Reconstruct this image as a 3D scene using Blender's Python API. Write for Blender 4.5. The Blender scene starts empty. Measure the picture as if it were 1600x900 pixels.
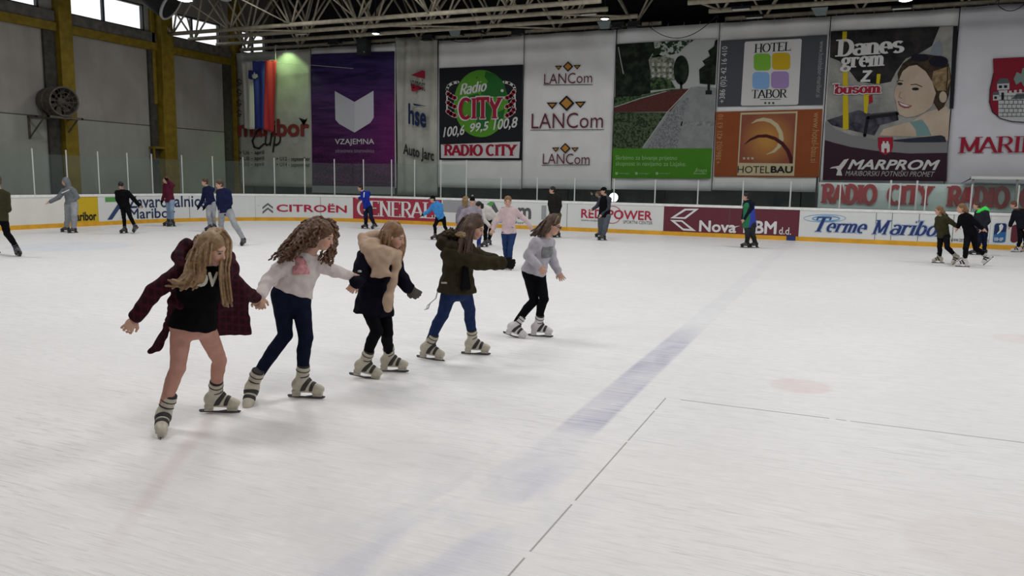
import bpy, bmesh, math, random
import numpy as np
from mathutils import Vector, Matrix
random.seed(7); np.random.seed(7)
C = bpy.context.scene
COL = C.collection
PI = math.pi

# ------------------------------------------------------------------ camera
FPX, PITCH, ROLL, YAW, EYE = 1220.96, 0.13619, 0.01714, -0.40569, 1.9179   # focal in pixels of a 1600 px wide frame
def cam_axes():
    f = np.array([math.sin(YAW)*math.cos(PITCH), math.cos(YAW)*math.cos(PITCH), -math.sin(PITCH)])
    r = np.array([math.cos(YAW), -math.sin(YAW), 0.0]); u = np.cross(r, f)
    c, s = math.cos(ROLL), math.sin(ROLL)
    return c*r + s*u, -s*r + c*u, f
CR, CU, CF = cam_axes()
cd = bpy.data.cameras.new('camera'); cam = bpy.data.objects.new('camera', cd); COL.objects.link(cam)
cam.matrix_world = Matrix(((CR[0], CU[0], -CF[0], 0), (CR[1], CU[1], -CF[1], 0), (CR[2], CU[2], -CF[2], EYE), (0, 0, 0, 1)))
cd.sensor_width = 36.0; cd.lens = 36.0*FPX/1600; cd.clip_end = 200; cd.clip_start = 0.05
C.camera = cam

def ray(px, py):
    return ((px-800)/FPX)*CR - ((py-450)/FPX)*CU + CF
def at(px, py, axis, val):                      # the point seen at a pixel of the photo on the plane axis = val
    v = ray(px, py); o = np.array([0, 0, EYE]); return o + v*((val-o[axis])/v[axis])
def ground(px, py, z=0.0): return at(px, py, 2, z)
def pix(P):
    d = np.asarray(P, float)-np.array([0, 0, EYE]); return 800+FPX*(d@CR)/(d@CF), 450-FPX*(d@CU)/(d@CF)

# ------------------------------------------------------------------ light
C.view_settings.view_transform = 'Standard'; C.view_settings.look = 'None'
C.view_settings.gamma = 1.0; C.view_settings.use_curve_mapping = False
C.view_settings.exposure = 0.0
w = bpy.data.worlds.new('daylight'); C.world = w; w.use_nodes = True
w.node_tree.nodes['Background'].inputs[0].default_value = (0.93, 0.97, 1.0, 1)
w.node_tree.nodes['Background'].inputs[1].default_value = 1.35
def area(name, loc, sx, sy, power, col=(1, .97, .94), rot=(0, 0, 0), spread=180):
    l = bpy.data.lights.new(name, 'AREA'); l.shape = 'RECTANGLE'; l.size = sx; l.size_y = sy; l.energy = power; l.color = col
    l.spread = math.radians(spread)
    o = bpy.data.objects.new(name, l); COL.objects.link(o); o.location = loc; o.rotation_euler = rot; return o
# rows of high-bay lamps over the ice (the rink's own lighting, above the frame)
LAMP_W = 160
for ix, x in enumerate((-21, -14, -7, 0, 7, 14)):
    for iy, y in enumerate((3, 10, 17, 24)):
        area('high_bay_light', (x, y, 9.0), 2.4, 1.2, LAMP_W*{3: 1.0, 10: 1.15, 17: 1.0, 24: 1.0}[y], (1, .985, .97), spread=172)

# ------------------------------------------------------------------ materials
MATS = {}
def nodes_of(m): m.use_nodes = True; return m.node_tree.nodes, m.node_tree.links
def mat(name, col, rough=.6, spec=.3, metal=0.0, var=.0, vscale=6.0, bump=0.0, bscale=30.0, emit=None, estr=1.0, attr=False):
    if name in MATS: return MATS[name]
    m = bpy.data.materials.new(name); MATS[name] = m; N, L = nodes_of(m); b = N['Principled BSDF']
    b.inputs['Base Color'].default_value = (*col, 1); b.inputs['Roughness'].default_value = rough
    b.inputs['Specular IOR Level'].default_value = spec; b.inputs['Metallic'].default_value = metal
    tc = N.new('ShaderNodeTexCoord')
    if attr:
        a = N.new('ShaderNodeAttribute'); a.attribute_name = 'paint'; L.new(a.outputs['Color'], b.inputs['Base Color'])
    elif var > 0:
        n = N.new('ShaderNodeTexNoise'); n.inputs['Scale'].default_value = vscale; n.inputs['Detail'].default_value = 4
        L.new(tc.outputs['Object'], n.inputs['Vector'])
        r = N.new('ShaderNodeMapRange'); r.inputs[1].default_value = .3; r.inputs[2].default_value = .7
        r.inputs[3].default_value = 1-var; r.inputs[4].default_value = 1+var; L.new(n.outputs['Fac'], r.inputs[0])
        mx = N.new('ShaderNodeMix'); mx.data_type = 'RGBA'; mx.blend_type = 'MULTIPLY'; mx.inputs[0].default_value = 1
        mx.inputs[6].default_value = (*col, 1); L.new(r.outputs[0], mx.inputs[7]); L.new(mx.outputs[2], b.inputs['Base Color'])
    if bump > 0:
        n = N.new('ShaderNodeTexNoise'); n.inputs['Scale'].default_value = bscale; n.inputs['Detail'].default_value = 3
        L.new(tc.outputs['Object'], n.inputs['Vector'])
        bp = N.new('ShaderNodeBump'); bp.inputs['Strength'].default_value = bump; bp.inputs['Distance'].default_value = .02
        L.new(n.outputs['Fac'], bp.inputs['Height']); L.new(bp.outputs[0], b.inputs['Normal'])
    if emit:
        b.inputs['Emission Color'].default_value = (*emit, 1); b.inputs['Emission Strength'].default_value = estr
    return m
def srgb(r, g, b):
    f = lambda c: (c/255/12.92) if c <= 10 else ((c/255+.055)/1.055)**2.4
    return (f(r), f(g), f(b))

# ------------------------------------------------------------------ object helpers
def tag(o, label=None, cat=None, group=None, kind=None):
    if label: o['label'] = label
    if cat: o['category'] = cat
    if group: o['group'] = group
    if kind: o['kind'] = kind
    return o
def empty(name, loc, label=None, cat=None, group=None, kind=None):
    o = bpy.data.objects.new(name, None); COL.objects.link(o); o.location = loc; o.empty_display_size = .2
    return tag(o, label, cat, group, kind)
def link_mesh(name, me, m, parent=None):
    o = bpy.data.objects.new(name, me); COL.objects.link(o)
    if m is not None:
        for k in (m if isinstance(m, (list, tuple)) else [m]): me.materials.append(k)
    if parent is not None:
        o.parent = parent; o.matrix_parent_inverse = Matrix.Translation(-parent.location)
    return o
class MB:
    """collects boxes, bars, prisms and tubes in world metres and links them as ONE mesh object"""
    def __init__(s): s.v = []; s.f = []; s.mi = []; s.cur = 0; s.smooth = False
    def add(s, vs, fs):
        n = len(s.v); s.v += [tuple(map(float, p)) for p in vs]; s.f += [tuple(n+i for i in f) for f in fs]; s.mi += [s.cur]*len(fs); return s
    def box(s, a, b):
        (x0, y0, z0), (x1, y1, z1) = np.minimum(a, b), np.maximum(a, b)
        return s.add([(x0,y0,z0),(x1,y0,z0),(x1,y1,z0),(x0,y1,z0),(x0,y0,z1),(x1,y0,z1),(x1,y1,z1),(x0,y1,z1)],
                     [(3,2,1,0),(4,5,6,7),(0,1,5,4),(1,2,6,5),(2,3,7,6),(3,0,4,7)])
    def tube(s, a, b, r, n=8, r2=None, caps=True):
        a, b = np.array(a, float), np.array(b, float); d = b-a; L = np.linalg.norm(d)
        if L < 1e-6: return s
        d /= L; t = np.array([0, 0, 1.]) if abs(d[2]) < .9 else np.array([1., 0, 0]); u = np.cross(d, t); u /= np.linalg.norm(u); v = np.cross(d, u)
        r2 = r if r2 is None else r2
        vs = [a+r*(math.cos(2*PI*i/n)*u+math.sin(2*PI*i/n)*v) for i in range(n)]+[b+r2*(math.cos(2*PI*i/n)*u+math.sin(2*PI*i/n)*v) for i in range(n)]
        fs = [(i, (i+1) % n, n+(i+1) % n, n+i) for i in range(n)]
        if caps: fs += [tuple(range(n-1, -1, -1)), tuple(range(n, 2*n))]
        return s.add(vs, fs)
    def path(s, pts, r, n=6):
        for a, b in zip(pts[:-1], pts[1:]): s.tube(a, b, r, n)
        return s
    def lathe(s, prof, c, axis, n=28):
        """prof = [(radius, distance along axis)]"""
        c, d = np.array(c, float), np.array(axis, float); d /= np.linalg.norm(d)
        t = np.array([0, 0, 1.]) if abs(d[2]) < .9 else np.array([1., 0, 0]); u = np.cross(d, t); u /= np.linalg.norm(u); v = np.cross(d, u)
        vs = []; fs = []
        for r, h in prof: vs += [c+d*h+r*(math.cos(2*PI*i/n)*u+math.sin(2*PI*i/n)*v) for i in range(n)]
        for k in range(len(prof)-1): fs += [(k*n+i, k*n+(i+1) % n, (k+1)*n+(i+1) % n, (k+1)*n+i) for i in range(n)]
        return s.add(vs, fs)
    def prism(s, poly, off):
        """poly = planar list of 3-D points, thickened by the vector off"""
        n = len(poly); P = [np.array(p, float) for p in poly]; off = np.array(off, float)
        return s.add(P+[p+off for p in P], [tuple(range(n)), tuple(range(2*n-1, n-1, -1))]+[(i, (i+1) % n, n+(i+1) % n, n+i) for i in range(n)])
    def build(s, name, m, parent=None, smooth=False, bevel=0.0, fix=True):
        me = bpy.data.meshes.new(name); me.from_pydata(s.v, [], s.f)
        for p, i in zip(me.polygons, s.mi): p.material_index = i; p.use_smooth = smooth
        if fix:
            bm = bmesh.new(); bm.from_mesh(me); bmesh.ops.recalc_face_normals(bm, faces=bm.faces)
            bm.to_mesh(me); bm.free()
        me.update()
        o = link_mesh(name, me, m, parent)
        if bevel > 0:
            b = o.modifiers.new('bevel', 'BEVEL'); b.width = bevel; b.segments = 2; b.limit_method = 'ANGLE'
        return o
# ------------------------------------------------------------------ lettering
def sans(txt, bold=0.0, shear=0.0):
    cu = bpy.data.curves.new('t', 'FONT'); cu.body = txt; cu.size = 1.0; cu.offset = min(bold, 0.0); cu.shear = shear; cu.resolution_u = 3
    o = bpy.data.objects.new('t', cu); COL.objects.link(o); dg = bpy.context.evaluated_depsgraph_get(); me = o.evaluated_get(dg).to_mesh()
    v = np.array([tuple(x.co)[:2] for x in me.vertices]); f = [tuple(p.vertices) for p in me.polygons]
    o.evaluated_get(dg).to_mesh_clear(); bpy.data.objects.remove(o); bpy.data.curves.remove(cu)
    if bold > 0:                                  # heavier weight: the same outline laid down several times, slightly shifted
        n = len(v); sh = [(-1, 0), (1, 0), (0, -1), (0, 1), (.7, .7), (-.7, .7), (.7, -.7), (-.7, -.7)]
        f = f+[tuple(i+n*(k+1) for i in q) for k in range(len(sh)) for q in f]; v = np.concatenate([v]+[v+np.array(d)*bold for d in sh]); v = np.concatenate([v, np.repeat(np.arange(len(sh)+1), n)[:, None]], 1)   # third column: layer, keeps the copies apart
    return v, f
def arc(cx, cy, rx, ry, a0, a1, n=10):
    return [(cx+rx*math.cos(math.radians(a0+(a1-a0)*i/n)), cy+ry*math.sin(math.radians(a0+(a1-a0)*i/n))) for i in range(n+1)]
# strokes, serif feet, advance width; drawn for slab and roman lettering
GL = {
 'A': ([[(.02,0),(.36,1)],[(.36,1),(.74,0)],[(.15,.33),(.6,.33)]], [(.02,0),(.74,0)], .78),
 'B': ([[(.14,0),(.14,1)],[(.14,1)]+arc(.38,.76,.2,.24,90,-90)+[(.14,.52)],[(.14,.52)]+arc(.4,.26,.24,.26,90,-90)+[(.14,0)]], [(.1,0),(.1,1)], .72),
 'C': ([arc(.42,.5,.34,.5,50,310,16)], [], .76),
 'D': ([[(.14,0),(.14,1)],[(.14,1)]+arc(.3,.5,.36,.5,90,-90,14)+[(.14,0)]], [(.1,0),(.1,1)], .76),
 'E': ([[(.14,0),(.14,1)],[(.14,1),(.6,1),(.6,.84)],[(.14,.52),(.48,.52)],[(.14,0),(.62,0),(.62,.18)]], [(.1,0),(.1,1)], .68),
 'G': ([arc(.42,.5,.34,.5,50,360,18)[:-3]+[(.74,.1),(.74,.42)]], [(.7,.42)], .82),
 'H': ([[(.14,0),(.14,1)],[(.66,0),(.66,1)],[(.14,.5),(.66,.5)]], [(.14,0),(.14,1),(.66,0),(.66,1)], .8),
 'I': ([[(.18,0),(.18,1)]], [(.18,0),(.18,1)], .36),
 'L': ([[(.14,0),(.14,1)],[(.14,0),(.6,0),(.6,.2)]], [(.1,0),(.14,1)], .66),
 'M': ([[(.12,0),(.12,1)],[(.12,1),(.46,.1)],[(.46,.1),(.8,1)],[(.8,0),(.8,1)]], [(.12,0),(.08,1),(.8,0),(.84,1)], .92),
 'N': ([[(.12,0),(.12,1)],[(.12,1),(.66,0)],[(.66,0),(.66,1)]], [(.12,0),(.08,1),(.66,1)], .78),
 'O': ([arc(.4,.5,.34,.5,0,360,24)], [], .8),
 'R': ([[(.14,0),(.14,1)],[(.14,1)]+arc(.38,.75,.22,.25,90,-90)+[(.14,.5)],[(.36,.5),(.66,0)]], [(.14,0),(.1,1),(.68,0)], .72),
 'T': ([[(.36,0),(.36,1)],[(.04,.8),(.04,1),(.68,1),(.68,.8)]], [(.36,0)], .72),
 'Y': ([[(.36,0),(.36,.45)],[(.36,.45),(.04,1)],[(.36,.45),(.68,1)]], [(.36,0),(.04,1),(.68,1)], .72),
 'a': ([arc(.26,.46,.2,.2,150,0,8)+[(.46,.0),(.54,.0)],arc(.26,.19,.2,.19,20,340,14)], [], .58),
 'b': ([[(.12,0),(.12,1)],arc(.32,.34,.2,.33,-170,170,14)], [(.08,1)], .6),
 'd': ([[(.5,0),(.5,1)],arc(.3,.34,.2,.33,10,350,14)], [(.46,1),(.54,0)], .62),
 'e': ([[(.12,.36),(.5,.36)]+arc(.3,.34,.2,.33,5,300,14)], [], .6),
 'g': ([arc(.28,.46,.18,.2,0,360,14),arc(.28,-.1,.22,.17,0,360,14),[(.28,.26),(.16,.16),(.3,.08)],[(.44,.62),(.56,.66)]], [], .6),
 'i': ([[(.16,0),(.16,.66)],[(.16,.86),(.16,.96)]], [(.16,0),(.12,.66)], .32),
 'm': ([[(.12,0),(.12,.66)],[(.12,.5)]+arc(.28,.46,.14,.2,150,0,7)+[(.42,0)],[(.42,.5)]+arc(.58,.46,.14,.2,150,0,7)+[(.72,0)]], [(.12,0),(.08,.66),(.42,0),(.72,0)], .86),
 'n': ([[(.12,0),(.12,.66)],[(.12,.5)]+arc(.3,.46,.17,.2,150,0,7)+[(.47,0)]], [(.12,0),(.08,.66),(.47,0)], .6),
 'o': ([arc(.3,.33,.21,.33,0,360,18)], [], .6),
 'r': ([[(.12,0),(.12,.66)],[(.12,.46)]+arc(.3,.46,.17,.18,150,30,7)], [(.12,0),(.08,.66)], .48),
 's': ([arc(.26,.5,.17,.16,30,250,8)+arc(.26,.17,.18,.17,70,-150,8)], [], .52),
 'u': ([[(.12,.66)]+[(.12,.2)]+arc(.3,.19,.18,.19,180,320,7)+[(.48,.3)],[(.48,.66),(.48,0)]], [(.08,.66),(.44,.66),(.52,0)], .62),
 'z': ([[(.08,.66),(.46,.66),(.08,0),(.48,0)]], [], .54),
 ' ': ([], [], .34),
}
def drawn(txt, thick=.2, thin=.1, serif=.13, sthick=.07, shear=0.0, gap=0.0):
    """letters drawn as broad-pen strokes with slab feet"""
    V = []; F = []; x0 = 0.0
    def poly(ps):
        n = len(V); V.extend([(*p, len(F) % 24) for p in ps]); F.append(tuple(range(n, n+len(ps))))
    for ch in txt:
        st, sf, adv = GL[ch]
        for pts in st:
            P = [np.array(p, float) for p in pts]; nrm = []; wd = []
            closed = np.linalg.norm(P[0]-P[-1]) < 1e-6
            for a, b in zip(P[:-1], P[1:]):
                d = b-a; d = d/max(1e-9, np.linalg.norm(d)); wv = thin+(thick-thin)*abs(d[1])**1.3
                if np.linalg.norm(b-a) < .23 and abs(d[1]) > .95 and len(P) <= 4: wv = thin*.9          # small end ticks
                nrm.append(np.array([-d[1], d[0]])); wd.append(wv)
            for i, (a, b) in enumerate(zip(P[:-1], P[1:])):
                smooth_prev = i > 0 and nrm[i]@nrm[i-1] > .7; smooth_next = i < len(nrm)-1 and nrm[i]@nrm[i+1] > .7
                na = (nrm[i]*wd[i]+nrm[i-1]*wd[i-1])/2 if smooth_prev else (nrm[i]*wd[i]+nrm[-1]*wd[-1])/2 if (closed and i == 0) else nrm[i]*wd[i]
                nb = (nrm[i]*wd[i]+nrm[i+1]*wd[i+1])/2 if smooth_next else (nrm[i]*wd[i]+nrm[0]*wd[0])/2 if (closed and i == len(nrm)-1) else nrm[i]*wd[i]
                d = (b-a)/max(1e-9, np.linalg.norm(b-a)); e0 = d*wd[i]*.5 if (i > 0 and not smooth_prev) else 0*d
                poly([tuple(q+np.array([x0, 0])) for q in (a-e0-na/2, b-nb/2, b+nb/2, a-e0+na/2)])
        if serif > 0:
            for (sx, sy) in sf:
                y = sy-sthick/2 if sy > .5 else sy-sthick/2
                poly([(x0+sx-serif-thick/2, y), (x0+sx+serif+thick/2, y), (x0+sx+serif+thick/2, y+sthick), (x0+sx-serif-thick/2, y+sthick)])
        x0 += adv+gap
    V = np.array(V)
    if shear: V[:, 0] += V[:, 1]*shear
    return V, F
def letter(txt, style='sans', bold=0.0, shear=0.0, **k):
    return drawn(txt, shear=shear, **k) if style == 'drawn' else sans(txt, bold, shear)
def fit(vf, x0, x1, z0, z1, slope=0.0, rot=0):
    """scale lettering into the rectangle x0..x1, z0..z1 (slope shears it upwards to the right)"""
    v, f = vf; v = np.array(v, float); lay = v[:, 2] if v.shape[1] > 2 else np.zeros(len(v)); v = v[:, :2]
    if rot == 90: v = np.stack([-v[:, 1], v[:, 0]], 1)
    if rot == -90: v = np.stack([v[:, 1], -v[:, 0]], 1)
    lo, hi = v.min(0), v.max(0); u = (v-lo)/np.maximum(hi-lo, 1e-9)
    X = x0+u[:, 0]*(x1-x0); Z = z0+u[:, 1]*(z1-z0)+slope*(X-x0)
    return np.stack([X, Z, lay*.0004], 1), f
# ------------------------------------------------------------------ the hall
def structure(o, label=None): o['kind'] = 'structure'; (label and tag(o, label)); return o
WX, WB = -28.45, 34.0
class G:
    def __init__(s, m): s.N, s.L = nodes_of(m); s.b = s.N['Principled BSDF']; s.tc = s.N.new('ShaderNodeTexCoord').outputs['Object']
    def _in(s, n, i, v):
        if isinstance(v, (int, float)): n.inputs[i].default_value = v
        elif isinstance(v, tuple): n.inputs[i].default_value = (*v, 1) if len(v) == 3 and n.inputs[i].type == 'RGBA' else v
        else: s.L.new(v, n.inputs[i])
    def math(s, op, a, b=0.0, c=0.0, clamp=False):
        n = s.N.new('ShaderNodeMath'); n.operation = op; n.use_clamp = clamp
        for i, v in enumerate((a, b, c)): s._in(n, i, v)
        return n.outputs[0]
    def xyz(s, v=None):
        n = s.N.new('ShaderNodeSeparateXYZ'); s.L.new(v or s.tc, n.inputs[0]); return n.outputs
    def mapping(s, v, loc=(0,0,0), rot=(0,0,0), sc=(1,1,1)):
        n = s.N.new('ShaderNodeMapping'); s.L.new(v, n.inputs[0]); n.inputs[1].default_value = loc; n.inputs[2].default_value = rot; n.inputs[3].default_value = sc; return n.outputs[0]
    def noise(s, v, scale, detail=3, dist=0.0, rough=.5):
        n = s.N.new('ShaderNodeTexNoise'); s.L.new(v, n.inputs['Vector']); n.inputs['Scale'].default_value = scale; n.inputs['Detail'].default_value = detail
        n.inputs['Distortion'].default_value = dist; n.inputs['Roughness'].default_value = rough; return n.outputs['Fac']
    def ramp(s, v, a, b, lo=0.0, hi=1.0):
        n = s.N.new('ShaderNodeMapRange'); s.L.new(v, n.inputs[0]); n.inputs[1].default_value = a; n.inputs[2].default_value = b
        n.inputs[3].default_value = lo; n.inputs[4].default_value = hi; return n.outputs[0]
    def mix(s, f, a, b, mode='MIX'):
        n = s.N.new('ShaderNodeMix'); n.data_type = 'RGBA'; n.blend_type = mode; s._in(n, 0, f); s._in(n, 6, a); s._in(n, 7, b); return n.outputs[2]
    def band(s, v, a, b, e=.01):                 # 1 between a and b
        return s.math('MULTIPLY', s.ramp(v, a-e, a+e), s.ramp(v, b-e, b+e, 1, 0))
    def bump(s, h, strength, dist):
        n = s.N.new('ShaderNodeBump'); n.inputs['Strength'].default_value = strength; n.inputs['Distance'].default_value = dist
        s.L.new(h, n.inputs['Height']); s.L.new(n.outputs[0], s.b.inputs['Normal'])

# ice: faint scratches from blades, worn painted markings under the surface
ice = bpy.data.materials.new('scratched_ice'); g = G(ice); x, y, z = g.xyz()
scr = None
for ang, sx, sy, lo in ((8, 2.0, 46, .60), (-14, 2.6, 60, .61), (35, 2.4, 52, .63), (-48, 3.0, 56, .64), (80, 2.6, 44, .65), (22, 4.2, 90, .62), (-30, 4.0, 100, .63), (120, 3.2, 64, .65)):
    n = g.noise(g.mapping(g.tc, (ang*.37, ang*.11, 0), (0, 0, math.radians(ang)), (sx, sy, 1)), 1.0, 2, .5)
    t = g.ramp(n, lo, lo+.10); scr = t if scr is None else g.math('MAXIMUM', scr, t)
patch = g.noise(g.tc, .45, 5, .4); fine = g.noise(g.tc, 9, 5); grit = g.noise(g.tc, 60, 3)
dark = g.math('MULTIPLY', scr, g.ramp(patch, .35, .65, .25, 1.0))
base = g.mix(g.ramp(patch, .32, .68), (.80, .80, .80), (.88, .885, .89))
base = g.mix(g.ramp(fine, .35, .7, 0, .35), base, (.93, .935, .94))
base = g.mix(g.math('MULTIPLY', dark, .62), base, (.50, .51, .53))
light = None
for ang, sx, sy in ((3, 2.2, 60), (-25, 2.8, 66), (55, 2.6, 52), (14, 4.0, 110)):
    n = g.noise(g.mapping(g.tc, (5+ang, 2, 0), (0, 0, math.radians(ang)), (sx, sy, 1)), 1.0, 3, .3)
    t = g.ramp(n, .62, .74); light = t if light is None else g.math('MAXIMUM', light, t)
base = g.mix(g.math('MULTIPLY', light, .85), base, (.97, .975, .98))
# a pinkish tint that grows towards the near side of the ice
base = g.mix(g.math('MULTIPLY', g.ramp(y, 9.0, 3.0), .30), base, (.84, .76, .73))
wear = g.ramp(g.noise(g.mapping(g.tc, (3, 1, 0), (0, 0, 0), (2.2, .9, 1)), 1.0, 5, .5), .38, .62)
streak = g.ramp(g.noise(g.mapping(g.tc, (0, 0, 0), (0, 0, .3), (1.0, 24, 1)), 1.0, 4), .3, .6, .35, 1)
lw = g.ramp(y, 10.8, 8.6, .16, 1.0); lw = g.math('MULTIPLY', lw, g.ramp(y, 5.45, 5.85, .13, 1.0))
blue = g.math('MULTIPLY', g.math('MULTIPLY', g.band(x, -2.0, -1.68, .02), g.ramp(wear, 0, 1, .45, 1)), g.math('MULTIPLY', lw, streak))
base = g.mix(g.math('MULTIPLY', blue, .66), base, (.20, .20, .40))
halo = g.math('MULTIPLY', g.math('MULTIPLY', g.band(x, -2.45, -1.45, .3), g.ramp(y, 5.6, 4.4)), g.ramp(wear, .2, .9))
base = g.mix(g.math('MULTIPLY', halo, .26), base, (.36, .37, .58))
dots = g.math('GREATER_THAN', g.noise(g.mapping(g.tc, (0, 0, 0), (0, 0, 0), (.1, 5.5, 1)), 1.0, 2), .37)
seam1 = g.math('MULTIPLY', g.math('MULTIPLY', g.band(x, -1.420, -1.410, .004), g.ramp(y, 6.84, 6.86, 1, 0)), dots)
dots2 = g.math('GREATER_THAN', g.noise(g.mapping(g.tc, (2, 0, 0), (0, 0, 0), (3.5, .1, 1)), 1.0, 2), .40)
seam2 = g.math('MULTIPLY', g.math('MULTIPLY', g.band(y, 6.850, 6.866, .004), g.band(x, -1.42, 1.35, .01)), dots2)
base = g.mix(g.math('MULTIPLY', g.math('MAXIMUM', seam1, seam2), .75), base, (.14, .14, .13))
def spot(cx, cy, r, col, amt):
    global base
    d = g.math('SQRT', g.math('ADD', g.math('POWER', g.math('SUBTRACT', x, cx), 2), g.math('POWER', g.math('SUBTRACT', y, cy), 2)))
    base = g.mix(g.math('MULTIPLY', g.math('MULTIPLY', g.ramp(d, r, r*.82), g.ramp(wear, 0, 1, .6, 1)), amt), base, col)
for (px, py, r, col, a) in ((1250, 603, .31, (.72, .44, .40), .32), (1600, 530, .40, (.72, .46, .42), .28), (1560, 860, .5, (.72, .5, .46), .14), (110, 385, 1.6, (.5, .58, .8), .28)):
    p = ground(px, py); spot(p[0], p[1], r, col, a)
p1, p2 = ground(190, 830), ground(330, 650)          # a faint worn red line
a_ = math.atan2(p2[1]-p1[1], p2[0]-p1[0]); u_ = g.xyz(g.mapping(g.tc, (0, 0, 0), (0, 0, -a_), (1, 1, 1)))
off = -p1[0]*math.sin(a_)+p1[1]*math.cos(a_); lon1 = p1[0]*math.cos(a_)+p1[1]*math.sin(a_); lon2 = p2[0]*math.cos(a_)+p2[1]*math.sin(a_)
base = g.mix(g.math('MULTIPLY', g.math('MULTIPLY', g.band(u_[1], off-.05, off+.05, .03), g.band(u_[0], lon1, lon2+.1, .4)), .22), base, (.6, .42, .42))
g.L.new(base, g.b.inputs['Base Color']); g.b.inputs['Roughness'].default_value = .42; g.b.inputs['Specular IOR Level'].default_value = .22
g.bump(g.math('ADD', g.math('MULTIPLY', scr, -.6), g.math('MULTIPLY', grit, .4)), .22, .01)
structure(MB().box((WX, -4, -.2), (22, 31, 0)).build('floor', ice), 'white ice rink surface with blade scratches and a faded blue line')
concrete = mat('concrete', (.25, .25, .24), .8, .2, var=.15, vscale=3)
structure(MB().box((WX, 29.45, 0.0), (22, WB, .06)).box((WX, 0, 0.0), (-26.0, 29.45, .06)).build('floor', concrete), 'grey concrete walkway behind the rink boards')

# dark back wall, roof, and the unseen sides of the hall
black = mat('dark_roof', (.018, .019, .022), .8, .2, var=.3, vscale=2)
structure(MB().box((WX-.3, WB, -.2), (22, WB+.3, 11.2)).build('wall_back', mat('dark_wall', (.03, .03, .033), .8, .2, var=.2)), 'dark rear wall behind the hanging banners')
structure(MB().box((22, -4, -.2), (22.3, WB, 11.2)).build('wall_right', mat('hall_grey', (.22, .22, .21), .8, .2)))
structure(MB().box((WX-.3, -4.3, -.2), (22.3, -4, 11.2)).build('wall_front', mat('hall_grey', (.22, .22, .21), .8, .2)))
roof = MB().box((WX-.3, -4.3, 11.2), (22.3, WB+.3, 11.4))
for k in range(26): roof.box((WX, -4+k*1.5, 10.95), (22, -3.85+k*1.5, 11.2))
structure(roof.build('ceiling', black), 'dark ribbed metal roof deck')

# left wall: grey cladding between yellow columns, yellow rail, clerestory windows
clad = bpy.data.materials.new('grey_cladding'); g = G(clad); x, y, z = g.xyz()
n1 = g.noise(g.tc, .6, 5, .3); n2 = g.noise(g.mapping(g.tc, (0, 0, 0), (0, 0, 0), (1, 3, .35)), 1.0, 4)
c_ = g.mix(g.ramp(n1, .3, .7), (.25, .235, .215), (.33, .315, .29)); c_ = g.mix(g.ramp(n2, .45, .75, 0, .35), c_, (.20, .19, .17))
c_ = g.mix(g.math('MULTIPLY', g.math('LESS_THAN', z, 4.05), .35), c_, (.33, .37, .33))
c_ = g.mix(g.band(z, 4.03, 4.07, .008), c_, (.06, .06, .055))
g.L.new(c_, g.b.inputs['Base Color']); g.b.inputs['Roughness'].default_value = .85; g.b.inputs['Specular IOR Level'].default_value = .15
COLY = [(21.38-4.72*3, .55), (21.38-4.72*2, .55), (21.38-4.72, .55), (21.38, .55), (26.2, .62), (30.66, .45)]
wl = MB(); Z0, Z1 = 8.04, 9.15
wl.box((WX-.3, -4, -.2), (WX, WB, Z0)).box((WX-.3, -4, Z1), (WX, WB, 11.2))
edges = [-4.0]
bays = []
for (y0, wd), (y1, w1) in zip(COLY[:-1], COLY[1:]): bays.append((y0+wd+.10, y1-.50))
bays.append((31.6, 33.4))
for a, b in bays: edges += [a, b]
edges.append(WB)
for a, b in zip(edges[0::2], edges[1::2]): wl.box((WX-.3, a, Z0), (WX, b, Z1))
structure(wl.build('wall_left', clad), 'grey clad side wall below the clerestory windows')
yel = mat('yellow_steel', (.19, .132, .012), .6, .25, var=.22, vscale=4)
dkc = mat('dark_steel_reveal', (.055, .052, .045), .75, .2, var=.25, vscale=5)
for k, (y0, wd) in enumerate(COLY):
    if k == 4: structure(MB().box((WX, y0-.08, .06), (WX+.42, y0+wd, 11)).box((WX, y0-.30, 5.0), (WX+.16, y0-.14, 11)).box((WX+.42, y0-.12, .06), (WX+.44, y0+wd+.04, 2.6)).build('column', yel, bevel=.01), 'wide yellow steel column between the two right-hand wall bays')
    else: structure(MB().box((WX, y0, .06), (WX+.36, y0+wd, 11)).build('column', yel, bevel=.01), 'yellow steel column on the grey side wall')
    structure(MB().box((WX, y0-.50, .06), (WX+.12, y0-(.16 if k == 4 else .02), 7.35)).build('trim_%d' % (k+1), dkc), 'dark steel strip beside a yellow column')
sg = mat('grimy_grey_sill', (.12, .115, .105), .8, .2, var=.3, vscale=4)
for k, ((y0, wd), (y1, w1)) in enumerate(zip(COLY[:-1], COLY[1:])):
    structure(MB().box((WX, y0+wd, 7.28), (WX+.22, y1-.01, 7.60)).build('beam', yel, bevel=.01), 'yellow horizontal rail under the window band')
    structure(MB().box((WX, y0+wd, 7.60), (WX+.16, y1-.02, 8.02)).build('trim_%d' % (k+11), sg), 'grimy grey ledge under a clerestory window')
frame_m = mat('dark_window_frame', (.05, .05, .052), .6, .3)
glass_m = bpy.data.materials.new('clear_pane'); N, L = nodes_of(glass_m); N.remove(N['Principled BSDF'])
tr = N.new('ShaderNodeBsdfTransparent'); gl = N.new('ShaderNodeBsdfGlossy'); gl.inputs['Roughness'].default_value = .05; mx = N.new('ShaderNodeMixShader'); mx.inputs[0].default_value = .06
L.new(tr.outputs[0], mx.inputs[1]); L.new(gl.outputs[0], mx.inputs[2]); L.new(mx.outputs[0], N['Material Output'].inputs[0])
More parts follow.
